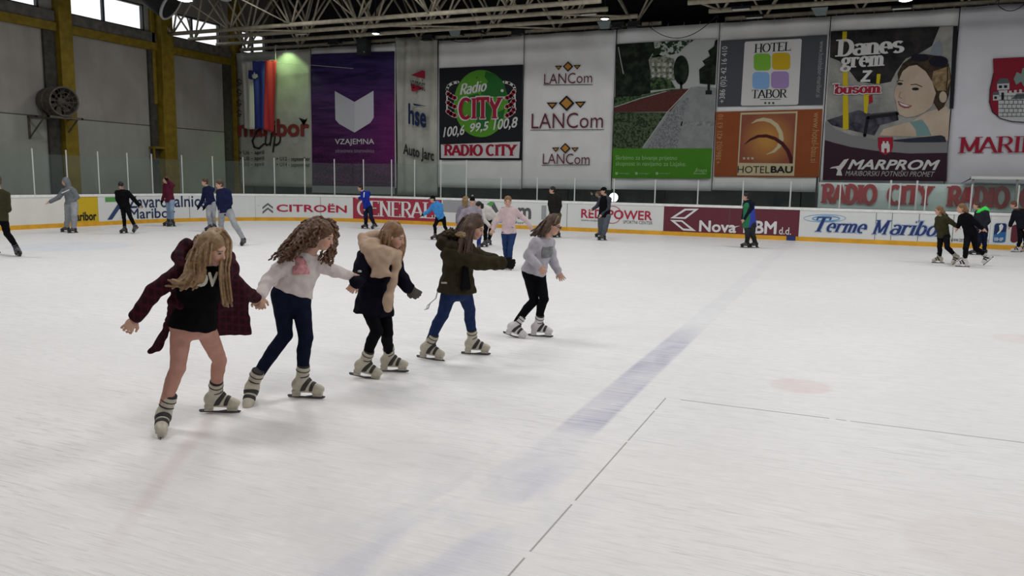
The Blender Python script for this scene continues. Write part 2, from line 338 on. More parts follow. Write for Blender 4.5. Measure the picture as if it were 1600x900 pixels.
for k, (a, b) in enumerate(bays):
    e = empty('window_%d' % (k+1), (WX, (a+b)/2, Z0)); structure(e, 'bright clerestory window with a dark mullion high on the side wall')
    m = MB(); t = .07
    m.box((WX-.2, a, Z0), (WX-.05, b, Z0+t)).box((WX-.2, a, Z1-t), (WX-.05, b, Z1)).box((WX-.2, a, Z0), (WX-.05, a+t, Z1)).box((WX-.2, b-t, Z0), (WX-.05, b, Z1))
    ym = a+(b-a)*.46; m.box((WX-.18, ym-.05, Z0), (WX-.06, ym+.05, Z1)); m.build('window_frame', frame_m, e)
    MB().box((WX-.13, a, Z0), (WX-.12, b, Z1)).build('pane', glass_m, e)
# ------------------------------------------------------------------ rink boards along the far side, the rounded corner and the end
RX, RY, RR, BH = -25.75, 29.2, 6.9, 1.17
S_A = 10.0; Y_START = 9.0; LEN1 = (RY-RR)-Y_START; LEN2 = RR*PI/2
def bpath(s):
    """point on the ice edge and the outward normal"""
    if s < LEN1: return np.array([RX, Y_START+s]), np.array([-1.0, 0.0])
    if s < LEN1+LEN2:
        a = (s-LEN1)/RR; return np.array([RX+RR-RR*math.cos(a), RY-RR+RR*math.sin(a)]), np.array([-math.cos(a), math.sin(a)])
    return np.array([RX+RR+(s-LEN1-LEN2), RY]), np.array([0.0, 1.0])
S_END = LEN1+LEN2+(9.0-(RX+RR))
_ss = np.arange(0, S_END, .05); _px = np.array([pix((*bpath(s)[0], .6))[0] for s in _ss]); _ok = np.argsort(_px)
def bs(px): return float(np.interp(px, _px[_ok], _ss[_ok]))
def bz(px, py):
    p = bpath(bs(px))[0]; y0, y1 = pix((*p, 0))[1], pix((*p, BH))[1]; return (y0-py)/(y0-y1)*BH
def bpt(s, z, off=0.0):
    p, n = bpath(s); q = p+n*off; return (q[0], q[1], z)
def strip(mb, s0, s1, z0, z1, o0, o1, step=.25):
    n = max(1, int((s1-s0)/step)); ss = np.linspace(s0, s1, n+1); vs = []; fs = []
    for s in ss: vs += [bpt(s, z0, o0), bpt(s, z1, o0), bpt(s, z1, o1), bpt(s, z0, o1)]
    for i in range(n):
        for k in range(4): fs.append((4*i+k, 4*i+(k+1) % 4, 4*i+4+(k+1) % 4, 4*i+4+k))
    fs += [(0, 1, 2, 3), (4*n+3, 4*n+2, 4*n+1, 4*n)]
    return mb.add(vs, fs)
def decal(mb, V, F, off=-.006, th=.004):
    """flat artwork (s, z) laid on the board face with a little thickness"""
    n = len(V)
    mb.add([bpt(q[0], q[1], off-th-(q[2] if len(q) > 2 else 0)) for q in V], F); return mb
def drect(px0, px1, py0, py1):
    xm = (px0+px1)/2; return bs(px0), bs(px1), bz(xm, py1), bz(xm, py0)
def dpoly(mb, pts, **k): return decal(mb, [(bs(a), bz(a, b)) for a, b in pts], [tuple(range(len(pts)))], **k)

def board_mat(name, col, wear=.2):
    m = bpy.data.materials.new(name); g = G(m); n = g.noise(g.tc, 3.0, 5, .4); k = g.noise(g.mapping(g.tc, (0, 0, 0), (0, 0, 0), (5, 5, 12)), 1.0, 6, .6, .7)
    c_ = g.mix(g.ramp(n, .3, .7, 0, wear), tuple(col), tuple(v*.82 for v in col))
    c_ = g.mix(g.ramp(k, .68, .72, 0, .75), c_, (.10, .10, .10))         # black puck marks and scuffs
    g.L.new(c_, g.b.inputs['Base Color']); g.b.inputs['Roughness'].default_value = .45; g.b.inputs['Specular IOR Level'].default_value = .3; return m
WHITE = board_mat('white_board', (.72, .745, .74)); CREAM = board_mat('cream_board', (.78, .77, .71)); MAROON = board_mat('maroon_board', (.135, .028, .042), .3)
REDB = board_mat('red_board', (.37, .035, .065), .3); YELB = board_mat('yellow_board', (.62, .43, .02)); GREYB = board_mat('grey_board', (.33, .34, .36))
KICK = mat('yellow_kick_plate', (.72, .38, .03), .45, .3, var=.12, vscale=3); CAP = mat('white_cap_rail', (.84, .85, .84), .4, .3, var=.08)
POST = mat('brushed_post', (.62, .64, .63), .4, .4); NAVY = mat('navy_print', (.02, .035, .10), .5); REDP = mat('red_print', (.42, .02, .06), .5)
WHITEP = mat('white_print', (.72, .72, .73), .5); GREYP = mat('grey_print', (.10, .10, .11), .5); GREENP = mat('green_print', (.10, .33, .08), .5); BLACKP = mat('black_print', (.015, .015, .016), .5)
BLUEP = mat('blue_print', (.022, .040, .17), .5); SKYP = mat('sky_blue_print', (.12, .34, .62), .5)
def plexi_mat(name, tint, haze):
    m = bpy.data.materials.new(name); N, L = nodes_of(m); N.remove(N['Principled BSDF'])
    tr = N.new('ShaderNodeBsdfTransparent'); tr.inputs[0].default_value = (*tint, 1); gl = N.new('ShaderNodeBsdfGlossy'); gl.inputs['Roughness'].default_value = .12; gl.inputs[0].default_value = (.8, .9, .88, 1)
    df = N.new('ShaderNodeBsdfDiffuse'); df.inputs[0].default_value = (.42, .50, .47, 1); m1 = N.new('ShaderNodeMixShader'); m1.inputs[0].default_value = haze; m2 = N.new('ShaderNodeMixShader'); m2.inputs[0].default_value = .025
    L.new(tr.outputs[0], m1.inputs[1]); L.new(df.outputs[0], m1.inputs[2]); L.new(m1.outputs[0], m2.inputs[1]); L.new(gl.outputs[0], m2.inputs[2]); L.new(m2.outputs[0], N['Material Output'].inputs[0]); return m
plexi_old = plexi_mat('scuffed_plexiglass', (.92, .955, .945), .035); plexi = plexi_mat('clear_plexiglass', (.95, .975, .97), .02)

POST_PX = [2, 57.8, 110, 158.8, 204, 241.6, 287.8, 335, 382, 430, 476.8, 522.7, 567.5, 611, 646.8, 687.5, 727.3, 781.3, 837.7, 896, 957.3, 1021.3, 1088, 1158, 1232, 1309, 1402, 1442, 1513, 1586]
POST_S = [bs(a) for a in POST_PX]
POST_S = [POST_S[0]-1.55*k for k in (4, 3, 2, 1)]+POST_S+[POST_S[-1]+1.6, POST_S[-1]+3.2]
S_TALL = bs(745)
def post_top(s): return 2.74 if s < S_TALL else 2.06
def glass_top(s): return 2.56 if s < S_TALL else 2.0

def section(label, s0, s1, m, art=None):
    p, n = bpath((s0+s1)/2)
    e = empty('rink_board', (p[0]+n[0]*.06, p[1]+n[1]*.06, 0), label, 'rink board')
    b = MB(); strip(b, s0+.004, s1-.004, .15, BH-.09, 0, .10); face = b.build('board_panel', m, e)
    b = MB(); strip(b, s0+.002, s1-.002, 0.0, .15, -.012, .10); b.build('kick_plate', KICK, e)
    b = MB(); strip(b, s0, s1, BH-.09, BH, -.02, .12); b.build('cap_rail', CAP, e)
    sill = MB(); strip(sill, s0, s1, BH, BH+.012, .02, .10); sill.build('glass_channel', dkc, e)
    for a in POST_S:
        if s0 <= a < s1:
            q = bpt(a, BH, .06); t = post_top(a)
            MB().tube((q[0], q[1], BH), (q[0], q[1], t), .024, 8).tube((q[0], q[1], BH), (q[0], q[1], BH+.03), .04, 8).build('glass_post', POST, e, smooth=False)
    cuts = sorted([s0]+[a for a in POST_S if s0 < a < s1]+[s1])
    for a, c in zip(cuts[:-1], cuts[1:]):
        if c-a < .06: continue
        gb = MB(); strip(gb, a+.012, c-.012, BH+.012, glass_top((a+c)/2), .055, .065, .4); gb.build('glass_pane', plexi_old if a < S_TALL else plexi, e)
    if art: art(e)
    return e
def letters(e, txt, r, m, style='sans', off=-.006, slope=0.0, nm='lettering', **k):
    v, f = fit(letter(txt, style, **k), *r, slope=slope); mb = MB(); decal(mb, v, f, off); mb.build(nm, m, e, fix=False)
def shape(e, polys, m, nm='emblem', off=-.006):
    mb = MB()
    for p in polys: dpoly(mb, p, off=off)
    return mb.build(nm, m, e, fix=False)
def ring(cx, cy, rx, ry, w, a0=0, a1=360, n=28):
    out = []
    for i in range(n):
        t0, t1 = math.radians(a0+(a1-a0)*i/n), math.radians(a0+(a1-a0)*(i+1)/n)
        out.append([(cx+rx*math.cos(t0), cy-ry*math.sin(t0)), (cx+rx*math.cos(t1), cy-ry*math.sin(t1)), (cx+(rx-w)*math.cos(t1), cy-(ry-w)*math.sin(t1)), (cx+(rx-w)*math.cos(t0), cy-(ry-w)*math.sin(t0))])
    return out
def seam(e, px):
    s = bs(px); mb = MB(); decal(mb, [(s-.008, .16), (s+.008, .16), (s+.008, BH-.1), (s-.008, BH-.1)], [(0, 1, 2, 3)], off=-.003); mb.build('panel_joint', GREYP, e, fix=False)

def art_yellow(e): letters(e, 'maribor', drect(108, 150, 331, 345), BLACKP, bold=.03)
def art_insurer(e):
    shape(e, [[(165, 308.5), (186, 308), (186, 315), (165, 315.5)]], GREENP)
    shape(e, [[(184, 319), (192, 319), (174, 343), (166.5, 343.5)]], mat('slate_blue_print', (.03, .06, .15), .5), 'slash_mark')
    letters(e, 'Zavarovalnica', drect(201, 323, 305, 324), NAVY, bold=.012); letters(e, 'Maribor', drect(202, 273, 325, 341), NAVY, bold=.012); seam(e, 296)
def art_chevron(e):
    ch = mat('chevron_grey', (.13, .13, .14), .4)
    for dy in (0, 7): shape(e, [[(410, 323.5+dy), (418.5, 317+dy), (426.5, 323+dy), (426.5, 326.5+dy), (418.5, 320.2+dy), (410, 327+dy)]], ch)
    letters(e, 'CITROËN', drect(432, 542, 317.5, 331.5), REDP, bold=.022); seam(e, 501)
def art_red(e): letters(e, 'GENERALI', drect(558, 686, 314.5, 339.5), WHITEP, 'drawn', thick=.17, thin=.06, serif=.1, sthick=.05)
def art_diamond(e):
    shape(e, [[(692, 309), (744, 312), (744, 334), (692, 331)]], GREYB, 'grey_field', -.003)
    shape(e, [[(760, 319), (766, 315), (772, 316), (768, 323)]], GREENP); shape(e, [[(768, 323), (772, 316), (779, 330), (773, 334)]], GREYP)
    letters(e, 'com', drect(780, 830, 324, 342), GREYP, bold=.03); shape(e, [[(846, 321), (853.5, 321), (853.5, 343), (846, 343)]], GREYB, 'grey_field'); letters(e, 'www.infor', drect(768, 820, 345, 349), GREYP); seam(e, 746)
def art_power(e):
    letters(e, 'RED POWER', drect(908, 1019, 328, 342.5), REDP, bold=.02); letters(e, 'SPORTNI CENTER', drect(974, 1020, 345, 350), GREYP)
    letters(e, 'www.redpower.si', drect(908, 950, 342.5, 347), GREYP); shape(e, ring(957, 335.5, 14, 14, 1.0), REDP, 'circle_mark', -.004); seam(e, 886)
def art_maroon(e):
    def par(a, b): return [(a[i], b[i]) for i in range(4)]
    for o, i_ in (([(1047, 341), (1069, 326), (1091.5, 326), (1071, 342)], [(1055, 339), (1071, 328.8), (1083.5, 328.6), (1069, 339.4)]), ([(1047, 343.5), (1066, 344), (1088.5, 361), (1068, 360)], [(1055, 346), (1065, 346.4), (1079, 357.6), (1068.5, 357)])):
        shape(e, [[o[k], o[(k+1) % 4], i_[(k+1) % 4], i_[k]] for k in range(4)], WHITEP)
    letters(e, 'Nova', drect(1093, 1151, 345, 363), WHITEP, bold=.025); letters(e, 'KBM', drect(1162, 1214, 345, 365), WHITEP, bold=.03); letters(e, 'd.d.', drect(1218, 1237, 355, 366.5), WHITEP, bold=.01)
    shape(e, [[(1140, 355), (1157, 352.5), (1148, 356)]], WHITEP, 'arrow_mark'); seam(e, 1139.5)
def art_spa(e):
    shape(e, ring(1288, 341, 33, 6.2, .8), SKYP, 'ripple'); shape(e, ring(1290, 341.5, 22, 4.6, 2.0), SKYP, 'ripple')
    kw = dict(style='drawn', thick=.17, thin=.07, serif=.07, sthick=.05, shear=.28)
    for m, o, g_ in ((mat('pale_blue_print', (.36, .46, .64), .5), -.005, 1.2), (BLUEP, -.008, 0)):
        t2 = .25 if g_ else .17
        k2 = dict(kw, thick=t2, thin=t2-.1, nm='lettering_outline' if g_ else 'lettering')
        letters(e, 'T', drect(1274-g_, 1299+g_, 339-g_, 362+g_), m, off=o, **k2); letters(e, 'erme', drect(1292-g_, 1355+g_, 349-g_, 363.5+g_), m, off=o, **k2)
        letters(e, 'M', drect(1363-g_, 1393+g_, 344-g_, 366+g_), m, off=o, **k2); letters(e, 'aribor', drect(1391-g_, 1482+g_, 345-g_, 368.5+g_), m, off=o, **k2)
    letters(e, 'www.terme-maribor.com', drect(1487, 1546, 371, 378.5), GREYP); seam(e, 1368); seam(e, 1393); seam(e, 1435); seam(e, 1489)
def art_badge(e):
    def rr(x0, x1, y0, y1, r):
        o = []
        for cx, cy, a in ((x1-r, y0+r, 90), (x0+r, y0+r, 180), (x0+r, y1-r, 270), (x1-r, y1-r, 360)):
            for k in range(5): t = math.radians(a+k*22.5-90); o.append((cx+r*math.cos(t), cy-r*math.sin(t)))
        return o
    shape(e, [rr(1552, 1573, 348, 379.5, 5)], mat('badge_pale', (.40, .50, .62), .5), 'badge_rim', -.003)
    shape(e, [rr(1553.2, 1572, 349, 378.5, 4)], mat('badge_navy', (.012, .03, .10), .5), 'badge'); shape(e, [[(1553.2, 367), (1563, 362.5), (1572, 362), (1572, 378), (1553.2, 378)]], mat('badge_blue', (.03, .14, .36), .5), 'badge_field', -.008)
    letters(e, 'IIHF', drect(1555, 1569, 371, 376.5), WHITEP, off=-.011, bold=.02)
    shape(e, [[(1560, 352), (1564, 349.5), (1567, 353), (1566, 358), (1562.5, 363), (1559, 366), (1558, 365), (1561.5, 360), (1561, 356)]], WHITEP, 'player_mark', -.009)
    shape(e, [rr(1580, 1592, 351, 379, 5)], MAROON, 'oval_mark'); 
SEC = [(0.0, 105, CREAM, 'blank cream rink board curving in at the left end of the ice', None),
       (105, 153.5, YELB, 'bright yellow rink board with black lettering behind the grey hoodie skater', art_yellow),
       (153.5, 399, WHITE, 'white rink board with large navy two-line lettering and green bar', art_insurer),
       (399, 551.5, WHITE, 'white rink board with grey double chevron and red lettering', art_chevron),
       (551.5, 690, REDB, 'red rink board with big white serif capitals', art_red),
       (690, 886, WHITE, 'white rink board with grey fields and a green and grey diamond', art_diamond),
       (886, 1037, WHITE, 'white rink board with thin red capitals across a red ring', art_power),
       (1037, 1248.5, MAROON, 'maroon rink board with white angular emblem and lettering', art_maroon),
       (1248.5, 1547, WHITE, 'white rink board with blue italic lettering under pale blue ripples', art_spa),
       (1547, None, WHITE, 'white rink board with small blue hockey badge at the far right', art_badge)]
for a, b, m, lab, art in SEC: section(lab, 0.0 if a == 0.0 else bs(a), S_END if b is None else bs(b), m, art)
# a blue block in the kick plate marks where the painted line meets the boards
mb = MB(); strip(mb, bs(1230.5), bs(1244.5), .0, .158, -.03, -.013); tag(mb.build('kick_plate_marker', BLUEP), 'small dark blue block at the foot of the maroon board', 'marker')
# ------------------------------------------------------------------ banners hanging behind the boards
YB = 30.7
def bX(px, py): return float(at(px, py, 1, YB)[0])
def bZ(px, py): return float(at(px, py, 1, YB)[2])
def bXZ(px, py): p = at(px, py, 1, YB); return float(p[0]), float(p[2])
def drape(x, z):
    k = max(0.0, (z-7.1)/.8); return .012*math.sin(x*2.3+z*.6)+.008*math.sin(x*5.1-z*1.1)+.03*k*k*math.sin(x*4.1+.7)
def sheet(e, x0, x1, z0, z1, m, nm='fabric', nx=24, nz=26, y=YB, fold=1.0, sag=0.0, slant=0.0, gather=0.0):
    mb = MB(); vs = []; fs = []
    for j in range(nz+1):
        for i in range(nx+1):
            u = i/nx; v = j/nz; x = x0+(x1-x0)*u; z = z0+(z1-z0)*v; yy = y+fold*drape(x, z)
            if gather: yy += gather*(.06*math.sin(u*19+.8*math.sin(v*5))*(.35+v)+.10*math.exp(-((u-.12)/.1)**2))
            if j == nz: z -= sag*math.sin(u*PI)+slant*u
            vs.append((x, yy, z))
    for j in range(nz):
        for i in range(nx): a = j*(nx+1)+i; fs.append((a, a+1, a+nx+2, a+nx+1))
    mb.add(vs, fs); o = mb.build(nm, m, e, smooth=True, fix=False); s = o.modifiers.new('thickness', 'SOLIDIFY'); s.thickness = .008; s.offset = 1
    return o
def bdec(e, polys, m, nm, layer=1, world=False, y=YB, th=.003):
    mb = MB()
    for p in polys:
        q = [a if world else bXZ(*a) for a in p]
        mb.add([(a, y-.056-.005*layer, c) for a, c in q], [tuple(range(len(q)))])
    return mb.build(nm, m, e, fix=False)
def btext(e, txt, px, m, layer=3, nm='lettering', style='sans', slope=0.0, rot=0, y=YB, **k):
    x0, x1, y0, y1 = px; xm, ym = (x0+x1)/2, (y0+y1)/2
    v, f = fit(letter(txt, style, **k), bX(x0, ym), bX(x1, ym), bZ(xm, y1), bZ(xm, y0), slope=slope, rot=rot)
    mb = MB(); mb.add([(a, y-.056-.005*layer-l, c) for a, c, l in v], f); return mb.build(nm, m, e, fix=False)
def ell(cx, cy, rx, ry, n=28, a0=0, a1=360): return [(cx+rx*math.cos(math.radians(a0+(a1-a0)*i/n)), cy-ry*math.sin(math.radians(a0+(a1-a0)*i/n))) for i in range(n+(0 if a1-a0 == 360 else 1))]
def stroke(pts, w):
    out = []
    for (x0, y0), (x1, y1) in zip(pts[:-1], pts[1:]):
        d = math.hypot(x1-x0, y1-y0); nx, ny = -(y1-y0)/d*w/2, (x1-x0)/d*w/2; out.append([(x0+nx, y0+ny), (x1+nx, y1+ny), (x1-nx, y1-ny), (x0-nx, y0-ny)])
    for x, y in pts: out.append(ell(x, y, w/2, w/2, 10))
    return out
def rrect(x0, x1, y0, y1, r, sl=0.0):
    o = []
    for cx, cy, a in ((x1-r, y0+r, 0), (x0+r, y0+r, 90), (x0+r, y1-r, 180), (x1-r, y1-r, 270)):
        for k in range(6): t = math.radians(a+k*18); px, py = cx+r*math.cos(t), cy-r*math.sin(t); o.append((px, py+sl*(px-x0)))
    return o
CLOTH = mat('white_banner_cloth', (.56, .56, .565), .75, .15, var=.07, vscale=1.2); CLOTH2 = mat('grey_banner_cloth', (.33, .33, .30), .8, .15, var=.14, vscale=1.5)
CLOTHP = mat('pale_banner_cloth', (.47, .475, .51), .75, .15, var=.06, vscale=1.0)
def pm(n, c, v=.0, s=6): return mat('ink_'+n, c, .65, .12, var=v, vscale=s)
INK = pm('black', (.010, .011, .014)); IWH = pm('white', (.46, .46, .46)); IRED = pm('red', (.24, .012, .03)); IGRN = pm('green', (.07, .22, .02)); IDGR = pm('dark_green', (.015, .10, .02)); IMAR = pm('maroon', (.10, .02, .04)); IOR = pm('ochre', (.36, .17, .035))
def banner(x0, x1, z0, z1, label, m=CLOTH, **k):
    e = empty('hanging_banner', ((x0+x1)/2, YB, z0), label, 'banner'); sheet(e, x0, x1, z0, z1, m, **k); mb = MB()
    for x in np.linspace(x0+.15, x1-.15, 7): mb.tube((x, YB, z1-.12), (x, 30.93, 8.02), .012, 6)
    mb.build('tie_loops', mat('pale_cord', (.4, .4, .38), .6), e); return e

# 1 - tournament banner in the corner
e = banner(-28.02, -23.6, 1.45, 7.85, 'pale grey cup tournament banner with red and black lettering behind the tricolour flag', CLOTH2)
RDK = pm('faded_red', (.17, .03, .03)); BKF = pm('faded_black', (.022, .022, .022))
btext(e, 'maribor', (373, 485, 186, 214), RDK, bold=.035); 
for p in ([(468, 184), (481, 188), (476, 195)], [(470, 184), (475, 190), (482, 184), (476, 199)]): bdec(e, [p], BKF, 'star_mark', 4)
bdec(e, stroke([(418, 200), (409, 200), (402, 208), (396, 220), (399, 230), (406, 232), (414, 225)], 2.6), BKF, 'script_initial', 4); btext(e, 'up', (415, 441, 208, 238), BKF, shear=.25, nm='script_lettering')
for i, (a, b) in enumerate((('U6', '- april'), ('U8', '- april'), ('U10', '- april'))):
    yy = 235+9.2*i; btext(e, '> '+a, (375, 391, yy, yy+6.5), BKF); btext(e, b, (394, 414, yy, yy+7.5), BKF, bold=.012)
for i, a in enumerate(('> U12 - september', '> U14 - september')): yy = 245+9*i; btext(e, a, (433, 486, yy, yy+8), BKF, bold=.012)
for i, yy in enumerate((124, 140, 156, 172)): bdec(e, stroke([(379, yy+3), (375, yy), (372, yy+3), (375, yy+7), (379, yy+6), (376, yy+10), (372, yy+9)], 1.0), BKF, 'script_initial', 4)
# 2 - purple lavender field banner
lav = bpy.data.materials.new('lavender_print'); g = G(lav); x, y, z = g.xyz()
n = g.noise(g.mapping(g.tc, (0, 0, 0), (0, .16, 0), (.7, 1, 5.2)), 1.0, 4, .6); n2 = g.noise(g.tc, 16, 3); hot = g.noise(g.tc, .5, 2)
a = g.mix(g.ramp(z, 2.2, 6.8), (.040, .008, .040), (.016, .010, .050)); b = g.mix(g.ramp(z, 2.0, 7.2), (.095, .016, .085), (.034, .022, .095))
c_ = g.mix(g.ramp(n, .38, .62), a, b); c_ = g.mix(g.math('MULTIPLY', g.ramp(n2, .45, .62), g.ramp(z, 4.6, 2.2, .1, .9)), c_, (.012, .005, .018)); c_ = g.mix(g.math('MULTIPLY', g.ramp(x, -21, -19, 0, .5), g.band(z, 2.2, 5.4, .9)), c_, (.17, .015, .13))
g.L.new(c_, g.b.inputs['Base Color']); g.b.inputs['Roughness'].default_value = .7; g.b.inputs['Specular IOR Level'].default_value = .12
e = banner(-23.55, -18.99, 1.5, 7.87, 'purple lavender field banner with a white open book emblem')
bdec(e, [[(487.8, 85), (617.5, 80.5), (618, 279+13), (489, 290)]], lav, 'printed_field', 1)
bdec(e, [[(489, 290), (618, 292), (618, 304), (489, 301)]], pm('pale_hem', (.22, .22, .24)), 'hem', 2)
bdec(e, [[(524.5, 142.5), (555.3, 159.5), (555.3, 207.3), (531, 193.5), (525.5, 187)]], pm('book_white', (.36, .36, .40)), 'book_page', 3); bdec(e, [[(555.3, 159.5), (585, 142), (585.3, 184), (580, 192), (555.3, 207.3)]], pm('book_white_2', (.42, .42, .46)), 'book_page', 3)
btext(e, 'VZAJEMNA', (525, 586, 217, 228), IWH, bold=.008); btext(e, 'zdravstvena zavarovalnica', (525, 586, 232.5, 238.5), pm('dim_lilac', (.22, .17, .23)))
# 3 - gathered grey banner
e = banner(-18.95, -16.86, 1.2, 8.1, 'narrow gathered grey banner with three small logos between purple and black ones', CLOTH2, gather=1.0, slant=.22)
k3 = dict(layer=22)
bdec(e, [[(645, 118), (663, 110.5), (667, 112), (667, 124), (648, 119)]], IRED, 'emblem', 22); bdec(e, [[(645, 131), (666, 138.5), (650, 144), (646, 143)]], IRED, 'emblem', 22); btext(e, 'varnošt', (644, 667, 119, 137), BKF, slope=-.25, **k3)
btext(e, 'hse', (641, 669, 161, 194), pm('deep_blue', (.010, .019, .06)), slope=-.22, bold=.03, **k3); bdec(e, [[(648, 162), (670, 166.5), (650, 165.5)]], pm('deep_blue', (.010, .019, .06)), 'stroke_mark', 22)
btext(e, 'Auto Jarc', (633, 681, 224, 246), BKF, slope=-.2, bold=.03, **k3)
# 4 - black radio banner with green globe
e = banner(-16.83, -12.84, 1.58, 7.87, 'white banner with black square, green globe and red capitals', CLOTH, sag=.05)
bdec(e, [[(687.3, 107), (818.3, 101.3), (816, 250.5), (687.3, 250)]], INK, 'black_field', 1)
bdec(e, [ell(752.7, 162, 42.5, 52.5, 40)], IGRN, 'globe', 2)
bdec(e, [[(760, 112), (775, 116), (788, 128), (794, 150), (780, 152), (766, 150), (752, 148), (756, 136), (764, 128), (758, 120)], [(732, 150), (748, 146), (756, 154), (770, 170), (766, 190), (754, 205), (746, 198), (744, 180), (738, 165)], [(774, 178), (790, 170), (786, 190), (776, 196)], [(744, 121), (748, 120), (747, 123.5)]], IDGR, 'continents', 3)
for s_ in (-1, 1):
    cx = 752.7+s_*0
    pts = [(cx+s_*dx, y_) for dx, y_ in ((36, 128.5), (44, 130), (51, 134.5), (53, 140), (53, 176), (48, 182))]; bdec(e, stroke(pts[:4], 4.2), IWH, 'white_band', 4); bdec(e, stroke(pts[3:5], 2.2), IWH, 'white_band', 4)
    for k in range(3):
        y0 = 146.5+13.7*k; ln = [(cx+s_*51.5, y0-(0 if s_ < 0 else 3)), (cx+s_*47, y0+4), (cx+s_*40, y0+7)]
        bdec(e, stroke(ln, 7.4), IWH, 'stripe_outline', 5); bdec(e, stroke(ln, 5.4), IRED, 'red_stripe', 6)
rk = dict(style='drawn', thick=.2, thin=.12, serif=0.0, shear=.2)
btext(e, 'Radio', (720, 762, 131, 149), IWH, 6, slope=.12, **rk)
btext(e, 'CITY', (716, 789, 150, 189), IWH, 7, 'lettering_outline', style='drawn', thick=.30, thin=.25, serif=.06, sthick=.12); btext(e, 'CITY', (718, 787, 152, 187), IRED, 8, style='drawn', thick=.23, thin=.17, serif=.06, sthick=.07)
for t, p in (('100,6', (694, 727, 199, 217)), ('99,5', (736, 765, 193, 209)), ('100,8', (772, 810, 187, 206))): btext(e, t, p, IWH, 6, slope=.10, shear=.2, bold=.02)
bdec(e, [[(690, 226), (813.5, 221.5), (812, 247), (690.3, 247)]], IWH, 'white_field', 2); btext(e, 'RADIO CITY', (694, 809.5, 225.5, 244), IRED, 3, slope=.0, style='drawn', thick=.25, thin=.17, serif=.06, sthick=.08)
bdec(e, [ell(786, 142, 2.4, 2.4, 12)], IWH, 'round_mark', 6)
# 5 - plain white banner with three diamond logos
e = banner(-12.81, -8.93, 1.62, 7.87, 'white banner with three stacked orange diamond logos and thin lettering')
for cx, cy, r, tl, tr, tx, ul in ((888.3, 104.3, 8.2, (873.5, 106.5), (902.5, 105.5), (851, 926, 114.5, 130.8), (850, 927, 133.2)), (886, 161.5, 12.4, (863.5, 165.5), (907.5, 164), (831.5, 943, 176.5, 200.5), (829.5, 944.5, 203.5)), (884, 231.8, 8.4, (869, 234), (899, 234), (849, 922, 240, 256.5), (847, 922.5, 258.4))):
    bdec(e, [[(cx-r, cy), (cx, cy-r), (cx+r, cy), (cx, cy+r)]], INK, 'diamond_outline', 1); q = r*.68; bdec(e, [[(cx-q, cy), (cx, cy-q), (cx+q, cy), (cx, cy+q)]], IOR, 'diamond', 2)
    for (ax, ay) in (tl, tr):
        q = r*.72; bdec(e, [[(ax-q, ay-q*.55), (ax+q, ay-q*.6), (ax, ay+q*.6)]], INK, 'triangle_outline', 1); q *= .55; bdec(e, [[(ax-q, ay-q*.6), (ax+q, ay-q*.62), (ax, ay+q*.45)]], IOR, 'triangle', 2)
    btext(e, 'LANCom', tx, IMAR, 2, bold=-.004); bdec(e, [[(ul[0], ul[2]-.5), (ul[1], ul[2]-1.3), (ul[1], ul[2]-.4), (ul[0], ul[2]+.4)]], INK, 'underline', 2)
# 6 - park photograph banner with green foot
e = banner(-8.89, -4.96, 1.66, 7.87, 'banner printed with a park path photograph above a green strip', CLOTH)
def leafy(n, c1, c2, s=14, lo=.42, hi=.58):
    m = bpy.data.materials.new('ink_'+n); q = G(m); v = q.noise(q.tc, s, 6, .3, .65); c = q.mix(q.ramp(v, lo, hi), c1, c2); q.L.new(c, q.b.inputs['Base Color']); q.b.inputs['Roughness'].default_value = .7; q.b.inputs['Specular IOR Level'].default_value = .1; return m
LF1 = leafy('dark_foliage', (.004, .007, .005), (.026, .040, .024), 3.5, .45, .75); LF2 = leafy('mid_foliage', (.006, .014, .006), (.055, .095, .042), 9); LF3 = leafy('low_plants', (.008, .018, .007), (.065, .095, .050), 12)
PAV = leafy('paving', (.17, .18, .185), (.205, .21, .215), 3); COB = leafy('cobbles', (.09, .095, .10), (.21, .22, .23), 22); BRK = leafy('red_path', (.055, .018, .015), (.090, .028, .024), 20); SKYI = pm('pale_sky', (.32, .335, .33)); LEAFS = leafy('sky_leaves', (.01, .025, .01), (.30, .33, .31), 7, .50, .53)
bdec(e, [[(963.5, 69.5), (1122, 60.5), (1113.5, 232), (958.5, 232)]], SKYI, 'photograph', 1)
bdec(e, [[(1010, 66.5), (1086, 62.5), (1072, 72), (1060, 84), (1012, 92)]], LEAFS, 'leafy_branches', 2)
bdec(e, [[(1014, 92), (1030, 86), (1054, 92), (1056, 126), (1014, 126)]], leafy('facade', (.06, .075, .055), (.22, .23, .18), 10), 'facade', 2)
for r_ in range(3):
    for k in range(4): bdec(e, [[(1019+9*k, 99+9*r_), (1023+9*k, 98.8+9*r_), (1023+9*k, 103.5+9*r_), (1019+9*k, 103.7+9*r_)]], pm('window_grey', (.33, .34, .32)), 'facade_window', 3)
bdec(e, [[(1014, 128), (1022, 121), (1036, 121), (1050, 127), (1056, 138), (1014, 142)]], LF2, 'bush', 4); bdec(e, [ell(1065, 110, 12, 23, 20)], LF1, 'round_tree', 4); bdec(e, [[(1063, 128), (1067, 128), (1066.5, 139), (1063.5, 139)]], INK, 'trunk', 4)
bdec(e, [[(963.5, 69.5), (1022, 66), (1024, 78), (1014, 94), (1017, 112), (1017, 146), (1004, 148), (1000, 152), (978, 153), (962, 155)]], LF1, 'big_trees', 5)
bdec(e, [stroke([(967, 74), (971, 96), (975, 116)], 1.5)[0], stroke([(967, 74), (971, 96), (975, 116)], 1.5)[1]], pm('birch', (.24, .25, .24)), 'pale_trunk', 6)
bdec(e, [[(961, 152), (1000, 150), (1020, 145), (1052, 139.5), (1076, 139), (1040, 143), (961, 169)]], LF2, 'lawn', 6)
